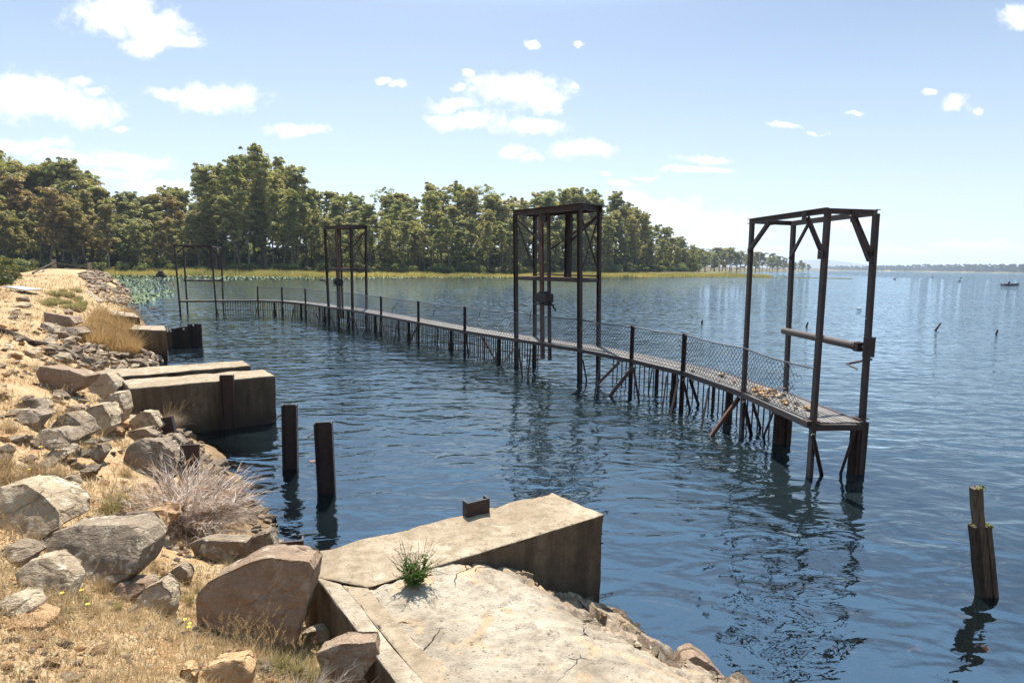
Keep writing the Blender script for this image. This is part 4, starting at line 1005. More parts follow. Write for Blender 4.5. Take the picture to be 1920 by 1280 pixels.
def shaped(front_px, base_px, top_px, thick, mat, label, seed, tilt=0.0, top_back=None, cat='boulder', rough=.05, bulge=0.0, group=None):
    """front_px: outline of the face towards us. The face leans back by tilt metres from its foot to its top; thick is its depth."""
    b = hit(*base_px); d = b.y; origin = Vector((b.x, b.y, b.z-.05))
    ys = [p[1] for p in front_px]; y0, y1 = min(ys), max(ys)
    fr = []; bk = []
    for (px, py) in front_px:
        f = (y1-py)/(y1-y0+1e-6); yy_ = d+tilt*f-.02; p = P(px, py, yy_); fr.append(p)
        s_ = 1-.10*random.Random(seed+int(px)).random()
        q = Vector((p.x, p.y+thick*s_, p.z-(.10*thick if top_back is None else top_back)*f)); q.x = b.x+(q.x-b.x)*.95; bk.append(q)
    low = min(p.z for p in fr)
    for p in list(fr):
        if p.z < low+.03: fr.append(Vector((p.x, p.y, p.z-.12)))
    me_ = poly_rock(fr, bk, None, M[mat], seed, rough*min(1, d/6+.1), .028 if d < 7 else .06, .007, origin)
    o = link('boulder' if cat == 'boulder' else 'rock', me_, None, origin); tag(o, label, cat, group); return o
HERO = [
 ([(366,1130),(372,1110),(395,1085),(470,1050),(505,1043),(580,1052),(590,1068),(575,1150),(560,1195),(548,1212),(480,1200),(410,1190),(368,1175)], (480,1212), .30, 'rk_brown', 'huge upright brown boulder leaning by the bank end of the abutment', .20),
 ([(-40,925),(0,910),(45,905),(85,930),(112,960),(112,990),(85,1008),(30,1012),(-40,1015)], (60,1010), .42, 'rk_pale', 'big pale tan boulder at the picture edge, above a lichen-spotted one', .26),
 ([(62,1022),(90,1000),(130,988),(190,987),(240,983),(262,1000),(268,1030),(250,1075),(215,1092),(150,1095),(90,1052)], (170,1094), .40, 'rk_grey', 'large dark boulder spotted with pale lichen near the yellow flowers', .30),
 ([(236,978),(268,956),(300,952),(332,962),(318,985),(270,1002),(240,996)], (280,1002), .24, 'rk_orange', 'flat orange wedge of rock between the lichen boulder and dead bush', .18),
 ([(354,1020),(372,1012),(440,1014),(462,1016),(458,1048),(420,1055),(370,1048)], (410,1055), .20, 'rk_grey', 'long grey rock under the dead bush, touching a peaked one', .06),
 ([(455,1020),(480,1003),(505,996),(518,1030),(514,1046),(460,1050)], (488,1050), .18, 'rk_grey', 'peaked grey slab between the long grey rock and the channel stub', .08),
 ([(308,1086),(316,1068),(335,1058),(352,1070),(355,1084),(330,1090)], (332,1090), .14, 'rk_grey', 'small dark grey wedge rock alone in straw above the brown boulder', .06),
 ([(190,1112),(225,1095),(270,1090),(276,1102),(240,1122),(200,1126)], (230,1126), .16, 'rk_brown', 'low reddish rock leaning on a blocky tan one', .10),
 ([(252,1130),(270,1100),(300,1085),(322,1110),(323,1135),(290,1143),(262,1140)], (290,1142), .18, 'rk_pale', 'blocky tan rock beside the low reddish one', .08),
 ([(30,1075),(60,1050),(90,1045),(118,1072),(128,1098),(90,1106),(45,1100)], (80,1106), .20, 'rk_pale', 'rounded pale rock just under the lichen-spotted boulder', .12),
 ([(-20,1040),(10,1022),(50,1026),(62,1040),(40,1052),(-20,1055)], (20,1054), .18, 'rk_grey', 'flat grey rock at the picture edge under the big pale boulder', .10),
 ([(2,1128),(20,1116),(50,1118),(58,1142),(40,1154),(5,1152)], (30,1154), .14, 'rk_pale', 'small rounded tan rock above a flat orange flag', .08),
 ([(20,1162),(26,1150),(60,1152),(86,1158),(80,1174),(22,1176)], (50,1176), .14, 'rk_orange', 'flat orange flag lying under a small rounded tan rock', .10),
 ([(370,1268),(385,1248),(420,1236),(455,1238),(468,1262),(460,1290),(375,1295)], (420,1290), .14, 'rk_orange', 'layered orange rock lowest in the picture', .08),
 ([(330,1262),(336,1252),(355,1250),(368,1266),(350,1274)], (350,1274), .08, 'rk_orange', 'fist sized orange stone beside the layered orange rock', .03),
 ([(592,1225),(640,1205),(705,1202),(712,1230),(680,1275),(640,1290),(600,1260)], (650,1290), .16, 'rk_brown', 'squared brown block jammed against the abutment kerb', .10),
 ([(566,1190),(590,1182),(618,1180),(620,1200),(590,1212),(566,1208)], (592,1212), .10, 'rk_grey', 'small dark stone between the huge brown boulder and the kerb', .03),
 ([(1274,1262),(1282,1238),(1305,1228),(1340,1250),(1362,1280),(1355,1300),(1285,1295)], (1315,1292), .20, 'rk_brown', 'smooth reddish rock at the waterline below the mortar slope', .08),
 ([(66,700),(76,688),(130,694),(158,706),(150,724),(120,735),(78,728)], (110,735), .5, 'rk_brown', 'long brown boulder uphill of the concrete walls', .12),
 ([(92,808),(108,780),(125,774),(150,792),(162,815),(140,820),(100,814)], (128,820), .34, 'rk_grey', 'dark triangular wedge rock beside a rounded lichen one', .14),
 ([(146,785),(160,762),(190,756),(208,780),(208,800),(190,812),(158,805)], (180,812), .36, 'rk_pale', 'rounded lichen-covered rock beside the dark triangular wedge', .18),
 ([(222,868),(245,835),(268,822),(300,826),(325,845),(340,888),(300,900),(232,885)], (285,896), .38, 'rk_grey', 'tall angular boulder with a dark face above the dead bush', .26),
 ([(282,828),(300,816),(325,812),(345,832),(340,850),(300,850)], (315,850), .26, 'rk_grey', 'grey rock tucked behind the tall angular boulder', .10),
 ([(160,722),(172,704),(200,700),(222,725),(216,742),(175,745)], (192,745), .40, 'rk_pale', 'pale craggy rock beside the long brown boulder', .24),
 ([(184,760),(200,738),(222,735),(232,768),(222,792),(190,790)], (208,792), .32, 'rk_pale', 'pale upright rock between the craggy pale one and the grass tussock', .18),
 ([(30,768),(45,750),(68,748),(82,764),(70,774),(38,774)], (55,774), .26, 'rk_grey', 'low grey slab lying above a long flat one', .14),
 ([(0,785),(20,768),(60,766),(80,778),(70,792),(10,794)], (40,794), .30, 'rk_grey', 'long flat grey slab below the low grey one', .14),
 ([(120,768),(136,758),(158,762),(160,776),(130,780)], (140,780), .2, 'rk_brown', 'brown stone between the dark wedge and the lichen rock', .1),
 ([(95,912),(110,898),(134,894),(137,910),(118,918)], (118,918), .14, 'rk_grey', 'small dark wedge in the straw above the big pale boulder', .04),
 ([(50,830),(80,808),(120,806),(132,826),(110,845),(65,842)], (90,845), .36, 'rk_grey', 'wide flat grey slab beneath the dark triangular wedge', .24),
 ([(75,860),(96,838),(126,840),(130,852),(98,868)], (100,868), .24, 'rk_pale', 'flat pale flag just below the wide grey slab', .14),
 ([(156,858),(166,836),(190,832),(196,848),(182,862)], (175,862), .2, 'rk_grey', 'dark sided rock left of the tall angular boulder'.replace('left of','uphill of'), .1),
 ([(232,820),(240,806),(270,802),(290,815),(286,834),(240,832)], (262,836), .3, 'rk_grey', 'dark craggy rock at the foot of the grass tussock', .1),
 ([(82,608),(84,586),(105,590),(130,594),(140,606),(120,612),(100,610)], (112,612), .5, 'rk_brown', 'dark jagged rock below the green grass patch', .12),
 ([(108,628),(114,614),(140,611),(150,624),(130,636),(112,636)], (130,636), .6, 'rk_grey', 'broad flat grey rock topping the rubble heap', .4),
 ([(70,618),(78,604),(96,612),(106,622),(90,624)], (88,624), .4, 'rk_grey', 'sharp grey rock beside the dark jagged one', .2),
 ([(218,740),(225,722),(238,722),(246,745),(238,758),(222,756)], (232,758), .22, 'rk_grey', 'blue-grey rock at the bank end of the long concrete wall', .1),
 ([(240,790),(262,770),(282,772),(300,800),(280,820),(245,815)], (270,820), .28, 'rk_pale', 'pale rock below the tussock, over the dark craggy one', .14),
]
for k, (fr, base, th, mat, lb, tilt) in enumerate(HERO):
    try: shaped(fr, base, None, th, mat, lb, 100+k*7, tilt, None, 'boulder' if th > .22 else 'rock')
    except Exception as ex: print('hero', k, ex)
# scattered rocks sharing a handful of shapes
SHAPES = [rock_mesh(s, M['rk_grey'], sq, .07) for s, sq in [(1,(1,.8,.5)),(2,(1,.7,.38)),(3,(1,.9,.62)),(4,(1,.6,.45)),(5,(1,.85,.3)),(6,(.9,.9,.7)),(8,(1,.55,.6)),(9,(1,.75,.42))]]
LOW = [finish_rock(hull_rock(s, 13, sq), 'low', M['rk_grey'], s, .07, .42) for s, sq in [(1,(1,.8,.5)),(2,(1,.7,.38)),(3,(1,.9,.62)),(4,(1,.6,.45)),(5,(1,.85,.3)),(6,(.9,.9,.7)),(8,(1,.55,.6)),(9,(1,.75,.42))]]
MATS = ['rk_grey','rk_pale','rk_brown','rk_orange']
BYMAT = {m: [] for m in MATS+['rk_under']}
for m in BYMAT:
    for s in SHAPES:
        q = s.copy(); q.name = 'rock'; q.materials.clear(); q.materials.append(M[m]); BYMAT[m].append(q)
rk = random.Random(42)
ROCKS = []
def put_rock(x, y, size, mat, label, group, sink=.25, z=None, tilt=22):
    zz = (hz(x, y) if z is None else z); s = size/2
    ROCKS.append((size/math.hypot(x, y), rk.randrange(len(SHAPES)), mat, (x, y, zz+s*(.45-sink)), (s*rk.uniform(.85,1.15), s*rk.uniform(.85,1.15), s*rk.uniform(.8,1.3)),
                  (R(rk.uniform(-tilt,tilt)), R(rk.uniform(-tilt,tilt)), rk.uniform(0, 6.28)), label, group))
def flush_rocks(limit):
    ROCKS.sort(key=lambda q: -q[0])
    for q in ROCKS[:limit]:
        o = link('rock', BYMAT[q[2]][q[1]], None, q[3]); o.scale = q[4]; o.rotation_euler = q[5]; tag(o, q[6], 'rock', q[7])
    from mathutils import Euler
    low = []
    for me_ in LOW:
        c = np.empty(len(me_.vertices)*3, np.float32); me_.vertices.foreach_get('co', c); f = np.array([p.vertices[:] for p in me_.polygons]); low.append((c.reshape(-1,3), f))
    mats = list(BYMAT); Vs, Fs, Ms, off = [], [], [], 0
    for q in ROCKS[limit:]:
        v, f = low[q[1]]; m_ = np.array(Euler(q[5]).to_matrix()); vv = (v*np.array(q[4])) @ m_.T + np.array(q[3])
        Vs.append(vv); Fs.append(f+off); Ms.append(np.full(len(f), mats.index(q[2]))); off += len(v)
    me_ = mesh_from('rubble', np.concatenate(Vs), np.concatenate(Fs), [M[k] for k in mats], True)
    me_.polygons.foreach_set('material_index', np.concatenate(Ms).astype(np.int32))
    tag(link('rubble', me_), 'countless smaller stones strewn over the bank', 'rubble', kind='stuff')
def region(poly, n, smin, smax, mats, label, group, pw=1.6, sink=.25):
    xs = [p[0] for p in poly]; ys = [p[1] for p in poly]; c = 0; tries = 0
    pl = np.array(poly, float)
    while c < n and tries < n*40:
        tries += 1; px = rk.uniform(min(xs), max(xs)); py = rk.uniform(min(ys), max(ys))
        if poly_dist(np.array([px]), np.array([py]), pl)[0] > 0: continue
        h = hit(px, py)
        if h is None or h.z < -.12: continue
        if poly_dist(np.array([h.x]), np.array([h.y]), ABUT)[0] <= 0: continue
        sz = (smin+(smax-smin)*rk.random()**pw)/FPX*math.hypot(h.x, h.y)
        put_rock(h.x, h.y, sz, rk.choice(mats), label, group, sink); c += 1
region([(118,625),(150,612),(180,640),(240,668),(262,690),(215,700),(150,690),(95,668),(85,640)], 200, 10, 38, ['rk_grey','rk_grey','rk_pale','rk_brown'], 'angular stone in the rubble heap between the flat rock and the far concrete wall', 'rubble heap stones', 1.8)
region([(262,648),(300,640),(330,662),(335,676),(285,688),(250,690)], 80, 10, 36, ['rk_brown','rk_grey','rk_pale'], 'stone piled at the waterline behind the two concrete walls', 'waterline stones behind the walls', 1.7)
region([(160,508),(190,508),(232,535),(258,560),(232,576),(205,572),(170,545),(150,520)], 300, 5, 18, ['rk_brown','rk_brown','rk_grey'], 'reddish rubble stone on the bank slope beside the lily leaves', 'rubble slope by the lily leaves', 1.4)
region([(10,560),(80,560),(150,585),(150,620),(90,660),(70,720),(0,700)], 90, 6, 30, MATS, 'small stone lying on the dry crest of the bank', 'stones on the dry crest', 2.2, .35)
region([(0,720),(70,735),(160,745),(240,760),(250,830),(200,880),(140,900),(0,895)], 130, 6, 46, MATS, 'loose stone on the straw slope between the long brown boulder and dead bush', 'loose stones on the straw slope', 2.4, .35)
region([(130,880),(240,870),(235,970),(140,985)], 10, 8, 40, ['rk_pale','rk_orange','rk_brown'], 'loose flat stone beside the dead bush', 'flat stones by the dead bush', 2, .4)
region([(0,1100),(190,1130),(360,1140),(380,1230),(560,1240),(560,1280),(0,1280)], 70, 7, 46, ['rk_orange','rk_orange','rk_pale','rk_brown'], 'orange-brown stone trodden into the dry ground nearest the viewer', 'stones in the trodden ground', 2.4, .45)
region([(205,700),(262,715),(300,760),(330,830),(300,830),(240,780)], 18, 14, 45, ['rk_grey','rk_pale'], 'jumbled pale rock between the concrete wall and the grass tussock', 'jumbled rocks by the wall', 1.5)
region([(330,830),(372,850),(420,880),(470,920),(520,990),(545,1035),(500,1010),(430,960),(345,900)], 46, 12, 46, ['rk_brown','rk_grey'], 'dark rock at the waterline behind the dead bush', 'waterline rocks behind the bush', 1.5)
region([(330,800),(380,840),(430,900),(500,960),(550,1040),(480,1000),(400,900),(340,850)], 70, 9, 40, ['rk_brown','rk_grey','rk_grey'], 'dark rock at the waterline behind the dead bush', 'waterline rocks behind the bush', 1.5)
def zslope(u, v):
    j = min(nu-1, max(0, int((u-.004)/(3.0-.004)*(nu-1)))); i = min(nv_-1, max(0, int((v-.004)/(Lv-.004)*(nv_-1))))
    return float(XX[i, j]), float(YY[i, j]), float(ZZ[i, j])
for k in range(60):
    u = rk.uniform(1.35, 2.75)+.0; v = rk.uniform(.02, 2.0); x_, y_, z_ = zslope(u+.1*v, v)
    if z_ < -.1: continue
    put_rock(x_, y_, rk.uniform(.05, .26)*(.6 if u < 1.6 else 1), rk.choice(['rk_brown','rk_brown','rk_grey','rk_pale']), 'brown stone bedded in the broken foot of the mortar slope', 'stones in the mortar slope foot', .52, z_, 14)
region([(0,900),(340,900),(370,1000),(370,1110),(200,1130),(0,1110)], 120, 5, 24, MATS, 'loose stone wedged between the big foreground boulders', 'stones between the boulders', 1.8, .35)
# stones in the broken lower slope of the abutment
for px, py, sz in [(1140,1190,40),(1165,1205,30),(1100,1165,34),(1185,1225,36),(1120,1235,44),(1200,1255,50),(1060,1215,26),(1230,1270,30)]:
    p = G(px, py, .25 if py < 1210 else .15); put_rock(p.x, p.y, sz/FPX*5.4, rk.choice(['rk_brown','rk_grey','rk_pale']), 'brown stone bedded in the broken foot of the mortar slope', 'stones in the mortar slope foot', .62, p.z)
# drowned rocks seen through the shallow water
n = 0
while n < 90:
    px = rk.uniform(1130, 1920); py = rk.uniform(1130, 1290); p = G(px, py, 0)
    if lake_sd(np.array([p.x]), np.array([p.y]))[0] > -.02: continue
    h = hz(p.x, p.y)
    if h < -1.2: continue
    sz_ = rk.uniform(.2, .6)
    put_rock(p.x, p.y, sz_, 'rk_under', 'brown drowned rock seen through the shallow water below the mortar slope', 'drowned rocks', .35, min(h+sz_*.05, -.07-sz_*.38), 12); n += 1
# plank and driftwood log on the bank
def lying(pxs, w, h_, name, mat, label, cat, n=2):
    pts = [hit(*p)+Vector((0,0,w*.3)) for p in pxs]; m = MB()
    for a, b in zip(pts, pts[1:]): m.bar(a, b+(b-a)*.02, w, h_) if n == 2 else m.tube(a, b+(b-a)*.02, w/2, w/2*.9, 7)
    tag(m.build(name, M[mat], None, .01), label, cat)
lying([(164,548),(188,568)], .30, .06, 'plank', 'greywood', 'pale weathered plank lying on the grassy bank slope', 'plank')
lying([(2,622),(30,632),(60,646),(88,650)], .16, .16, 'log', 'darkwood', 'dark driftwood log lying on the dry crest', 'log', 3)
lying([(22,545),(62,552)], .7, .05, 'flat_stone', 'galv', 'thin pale flat slab lying on the far crest of the bank', 'flat stone')

# ------------------------------------------------------------------ blades, tufts, bushes
class Blades:
    def __init__(s): s.V = []; s.F = []; s.C = []
    def add(s, base, dirs, length, width, col, curve=.5, seg=2, side=None):
        """N blades at once; base (N,3), dirs (N,3) unit start direction"""
        N = len(base); length = np.broadcast_to(length, N)[:, None]; width = np.broadcast_to(width, N)[:, None]
        hor = dirs*np.array([1,1,0]); hl = np.linalg.norm(hor, axis=1, keepdims=True)+1e-6; hor = hor/hl
        if side is None: side = np.stack([-hor[:,1], hor[:,0], np.zeros(N)], -1)
        cur = np.broadcast_to(curve, N)[:, None]
        rows = []
        for k in range(seg+1):
            f = k/seg
            p = base+dirs*length*f + (hor*.55-np.array([0,0,.6]))*length*cur*f*f
            w = width*(1-f*.92)/2
            rows += [p-side*w, p+side*w]
        Vv = np.stack(rows, 1)      # N, 2(seg+1), 3
        off = sum(len(v) for v in s.V)
        idx = np.arange(N)[:, None]*(2*(seg+1))+off
        for k in range(seg):
            s.F.append(np.stack([idx[:,0]+2*k, idx[:,0]+2*k+1, idx[:,0]+2*k+3, idx[:,0]+2*k+2], -1))
        s.V.append(Vv.reshape(-1, 3)); s.C.append(np.repeat(np.asarray(col), 2*(seg+1), axis=0))
    def mesh(s, name, mat, origin=(0,0,0)):
        V = np.concatenate(s.V)-np.array(origin); F = np.concatenate(s.F); C = np.concatenate(s.C)
        me_ = mesh_from(name, V, F, (mat,))
        ca = me_.color_attributes.new('Col', 'FLOAT_COLOR', 'POINT'); ca.data.foreach_set('color', np.concatenate([C, np.ones((len(C),1))], 1).astype(np.float32).ravel())
        return me_
def rdir(N, spread, lean=(0,0), rg=RNG):
    a = rg.uniform(0, 2*np.pi, N); r = np.abs(rg.normal(0, spread, N))
    d = np.stack([np.cos(a)*r+lean[0], np.sin(a)*r+lean[1], np.ones(N)], -1)
    return d/np.linalg.norm(d, axis=1, keepdims=True)
STRAW = np.array([(.57,.43,.24),(.48,.34,.17),(.64,.52,.33),(.36,.25,.13),(.52,.37,.19)])
GREEN = np.array([(.17,.21,.05),(.24,.26,.07),(.13,.17,.045)])
def pick(cols, N, rg=RNG): return cols[rg.integers(0, len(cols), N)]*rg.uniform(.75, 1.15, (N,1))
# short dry sward on the near bank
px = RNG.uniform(-120, 760, 90000); py = 560+RNG.random(90000)**.55*780
# sample the bank in plan rather than by picture: rings thinning with distance
N = 330000; r_ = 2.2*np.exp(RNG.random(N)*math.log(75/2.2)); a_ = np.radians(RNG.uniform(-50, 8, N)); gx = np.sin(a_)*r_; gy = np.cos(a_)*r_
sd_ = lake_sd(gx, gy)
dens = fbm(gx*.9, gy*.9, 3, 77)+.5*fbm(gx*4, gy*4, 2, 78)
ok = (sd_ > .35) & (poly_dist(gx, gy, ABUT) > .02) & (poly_dist(gx, gy, WALLA) > .02) & (dens+RNG.uniform(-.30,.30,N) > .05) & (r_ > 2.1)
gx, gy, r_ = gx[ok], gy[ok], r_[ok]; N = len(gx); gz = height(gx, gy)
B_ = Blades()
d_ = rdir(N, .9); L_ = RNG.uniform(.03, .10, N)*(1+r_*.035)*(1+.6*(fbm(gx*1.2, gy*1.2, 2, 5) > .1)); 
greenish = (fbm(gx*.8, gy*.8, 3, 91)-.012*r_ > .24) & (RNG.random(N) < .45)
col = np.where(greenish[:, None], pick(GREEN, N), pick(STRAW, N))
B_.add(np.stack([gx, gy, gz-.006], -1), d_, L_, .0022+.0008*r_, col, RNG.uniform(.2, .9, N))
me = B_.mesh('dry_grass', M['blade0']); tag(link('dry_grass', me), 'short straw-coloured grass covering the bank', 'grass', kind='stuff')
# gravel and chips
N = 9000; r_ = 2.2*np.exp(RNG.random(N)*math.log(22/2.2)); a_ = np.radians(RNG.uniform(-50, 8, N)); gx = np.sin(a_)*r_; gy = np.cos(a_)*r_
ok = (lake_sd(gx, gy) > .05) & (poly_dist(gx, gy, ABUT) > .02) & (fbm(gx*1.1, gy*1.1, 3, 55)+RNG.uniform(-.3,.3,N) > .02)
gx, gy, r_ = gx[ok], gy[ok], r_[ok]; N = len(gx); gz = height(gx, gy)
s_ = (.006+.004*r_)*RNG.uniform(.5, 2.0, N)
octv = np.array([(1,0,0),(0,1,0),(-1,0,0),(0,-1,0),(.2,.1,.5),(-.1,-.1,-.5)]); octf = np.array([(0,1,4),(1,2,4),(2,3,4),(3,0,4),(1,0,5),(2,1,5),(3,2,5),(0,3,5)])
ang = RNG.uniform(0, 6.28, N); ca, sa = np.cos(ang), np.sin(ang)
jit = RNG.uniform(.6, 1.3, (N, 6, 1)); V0 = octv[None]*jit*s_[:, None, None]
Vx = V0[..., 0]*ca[:, None]-V0[..., 1]*sa[:, None]+gx[:, None]; Vy = (V0[..., 0]*sa[:, None]+V0[..., 1]*ca[:, None])+gy[:, None]; Vz = V0[..., 2]+gz[:, None]+s_[:, None]*.15
V = np.stack([Vx, Vy, Vz], -1).reshape(-1, 3); F = (octf[None]+np.arange(N)[:, None, None]*6).reshape(-1, 3)
me = mesh_from('gravel', V, F, (M['blade0'],))
ca_ = me.color_attributes.new('Col', 'FLOAT_COLOR', 'POINT'); C = np.repeat(pick(np.array([(.40,.26,.15),(.34,.28,.22),(.45,.36,.26),(.2,.14,.1),(.5,.3,.15)]), N), 6, 0)
ca_.data.foreach_set('color', np.concatenate([C, np.ones((len(C),1))], 1).astype(np.float32).ravel())
tag(link('gravel', me), 'small stone chips scattered on the bank', 'gravel', kind='stuff')
# grass tussocks of several kinds
def tuft_mesh(name, n, L, spread, cols, w=.004, curve=.6, rad=.06, seed=1, heads=0, lean=(0,0), mat='blade'):
    rg = np.random.default_rng(seed); b = Blades(); a = rg.uniform(0, 6.28, n); r = rad*np.sqrt(rg.random(n))
    base = np.stack([np.cos(a)*r, np.sin(a)*r, np.full(n, -.03)], -1); d = rdir(n, spread, lean, rg)
    ln = rg.uniform(.45, 1.0, n)*L
    b.add(base, d, ln, w, pick(cols, n, rg), rg.uniform(.1, curve, n), 4)
    if heads:
        hb = base[:heads]; hd = rdir(heads, spread*.6, lean, rg); hl = rg.uniform(1.0, 1.4, heads)*L
        b.add(hb, hd, hl, w*.6, pick(STRAW, heads, rg), .25, 4)
        for k in range(heads):
            hor = hd[k]*np.array([1,1,0]); hor /= np.linalg.norm(hor)+1e-6
            for q in range(16):
                f = .72+.28*q/16; p = hb[k]+hd[k]*hl[k]*f+(hor*.55-np.array([0,0,.6]))*hl[k]*.25*f*f
                b.add(p[None], rdir(1, .7, (hd[k][0], hd[k][1]), rg), rg.uniform(.012,.03), w*1.6, pick(np.array([(.5,.36,.18),(.4,.26,.12)]), 1, rg), .2, 1)
    return b.mesh(name, M[mat])
T_straw = tuft_mesh('grass_tuft', 260, .26, .5, STRAW, .0035, .8, .07, 1, 8)
T_green = tuft_mesh('grass_tuft', 220, .20, .55, np.concatenate([GREEN, STRAW[:2]]), .004, .8, .07, 2, 3)
T_big = tuft_mesh('grass_tuft', 900, .62, .55, np.array([(.56,.36,.15),(.60,.42,.20),(.5,.31,.12)]), .009, .7, .22, 3, 30)
T_pale = tuft_mesh('grass_tuft', 1500, .75, .42, np.array([(.50,.42,.30),(.42,.34,.23),(.58,.5,.38)]), .005, .9, .10, 4, 26, (.15,-.05))
T_far = tuft_mesh('grass_tuft', 500, .6, .6, np.array([(.24,.26,.09),(.38,.34,.14),(.20,.22,.07),(.50,.40,.20),(.5,.4,.2)]), .02, .7, .4, 5)
T_seed = tuft_mesh('grass_tuft', 26, .34, .35, STRAW, .0035, .5, .10, 6, 14)
def put_tuft(me_, px, py, s, label, group=None, rz=None, cat='grass tuft'):
    h = hit(px, py)
    if h is None: return
    o = link('grass_tuft', me_, None, h); o.scale = (s, s, s*rk.uniform(.85, 1.15)); o.rotation_euler = (0, 0, rk.uniform(0, 6.28) if rz is None else rz)
    return tag(o, label, cat, group)
for px_, py_, s in [(215,950,1.0),(205,965,.9),(228,940,.8),(250,955,.7)]: put_tuft(T_green, px_, py_, s*1.3, 'olive grass tuft between the big pale boulder and the dead bush', 'olive tufts')
for px_, py_, s in [(600,1150,1.2),(622,1170,1.1),(610,1120,1.0),(640,1190,1.0),(598,1175,.9)]: put_tuft(T_green, px_, py_, s, 'green and straw tuft growing between the huge brown boulder and the kerb', 'tufts by the kerb')
for px_, py_, s in [(545,1262,1.1),(520,1250,.9),(575,1275,1.0),(590,1240,.8)]: put_tuft(T_green, px_, py_, s, 'yellow-green tuft at the bottom edge beside the squared brown block', 'tufts by the squared block')
for px_, py_, s in [(430,1225,.9),(475,1228,1.0),(520,1232,.9),(500,1245,.8),(455,1240,.8),(405,1222,.8),(545,1222,.7)]: put_tuft(T_seed, px_, py_, s*.9, 'dry seed-head grass standing at the foot of the huge brown boulder', 'seed-head grass')
for px_, py_, s in [(75,1000,.8),(100,1005,.8),(60,1012,.7),(20,1000,.7)]: put_tuft(T_seed, px_, py_, s, 'dry seed-head grass in front of the big pale boulder', 'seed-head grass by the pale boulder')
for px_, py_, s in [(255,1085,.9),(290,1070,.9),(190,1105,.9),(215,1140,.8),(150,1125,.9),(175,1150,.8),(370,1110,.9),(350,1130,.9),(310,1150,.7),(120,1150,.8),(390,1045,.8),(430,1062,.9),(475,1060,.8),(250,1165,.7)]: put_tuft(rk.choice([T_green, T_straw]), px_, py_, s*.8, 'low mixed tuft growing among the foreground boulders', 'tufts among the boulders')
for px_, py_, s in [(300,790,1.0),(318,805,.9),(290,770,.8)]: put_tuft(T_pale, px_, py_, s*.8, 'pale dry tussock spilling over the rocks by the long concrete wall', 'pale tussocks by the wall', .3)
for k in range(34):
    px_ = rk.uniform(168, 262); py_ = 595+rk.random()*72
    if py_ > 600+(px_-150)*.85+30: continue
    put_tuft(T_big, px_, py_, rk.uniform(.9, 1.5), 'tall golden grass clump on the slope above the grey concrete block', 'golden grass on the slope')
for k in range(16): put_tuft(T_far, rk.uniform(90, 165), rk.uniform(545, 585), rk.uniform(.45, .9), 'green grass clump in the patch on the crest above the dark jagged rock', 'green grass patch')
for k in range(34): put_tuft(rk.choice([T_straw, T_straw, T_seed]), rk.uniform(0, 250), rk.uniform(640, 960), rk.uniform(.8, 1.3), 'small straw tuft among the rocks of the slope', 'straw tufts on the slope')
# dead twiggy bush
def twig_bush(origin, n, L, seed, cols, lean, name, label, cat, droop=.5, w=.005, spread=1.0):
    rg = np.random.default_rng(seed); root = empty(name, origin, label, cat)
    b = Blades()
    # primary stems then side twigs
    a = rg.uniform(0, 2*np.pi, n); e = rg.uniform(.05, 1.2, n)
    d = np.stack([np.cos(a)*np.cos(e)*spread+lean[0], np.sin(a)*np.cos(e)*spread*.8+lean[1], np.sin(e)*.8+.12], -1); d /= np.linalg.norm(d, axis=1, keepdims=True)
    base = np.stack([rg.normal(0,.10,n), rg.normal(0,.08,n), rg.uniform(-.03,.05,n)], -1)
    ln = L*rg.uniform(.55, 1.05, n)
    stems = MB()
    for k in range(n):
        p = Vector(base[k]); q = Vector(d[k]); pts = [p]; 
        for j in range(5):
            q = (q+Vector(rg.normal(0,.10,3))-Vector((0,0,droop*.10))).normalized(); p = p+q*float(ln[k])/5; pts.append(p)
        if k % 3 == 0: stems.path([v+origin for v in pts], [.006,.005,.004,.0035,.003,.002], 4)
        P0 = np.array([v[:] for v in pts])
        m_ = 30; f = rg.uniform(.12, 1.0, m_)*4.999; i0 = f.astype(int); fr = (f-i0)[:, None]
        pb = P0[i0]*(1-fr)+P0[i0+1]*fr; dd = (P0[i0+1]-P0[i0]); dd /= np.linalg.norm(dd, axis=1, keepdims=True)
        dd = dd+rg.normal(0,.42,(m_,3)); dd /= np.linalg.norm(dd, axis=1, keepdims=True)
        sd2 = np.cross(dd, rg.normal(0,1,(m_,3))); sd2 /= np.linalg.norm(sd2, axis=1, keepdims=True)
        b.add(pb, dd, rg.uniform(.05,.17,m_), w, pick(cols, m_, rg), .15, 2, sd2)
    stems.build('stem', M['greywood'], root)
    me_ = b.mesh('twigs', M['blade0']); link('twigs', me_, root)
    return root
hb_ = hit(340, 985)
twig_bush(hb_+Vector((.0,.05,-.02)), 430, .80, 5, np.array([(.76,.66,.56),(.62,.49,.38),(.85,.79,.72),(.46,.31,.20),(.64,.47,.34)]), (.30,.25), 'dead_bush', 'big sprawling dead bush of bleached twigs hanging towards the water', 'dead bush', .55, .0085, 1.15)
hb_ = hit(590, 1290)
if hb_ is not None: twig_bush(hb_+Vector((0,-.15,-.1)), 40, .34, 6, np.array([(.48,.42,.36),(.55,.48,.4)]), (.3,-.1), 'dead_bush', 'small bleached clump of dead stems cut by the bottom edge', 'dead bush', .9, .005)
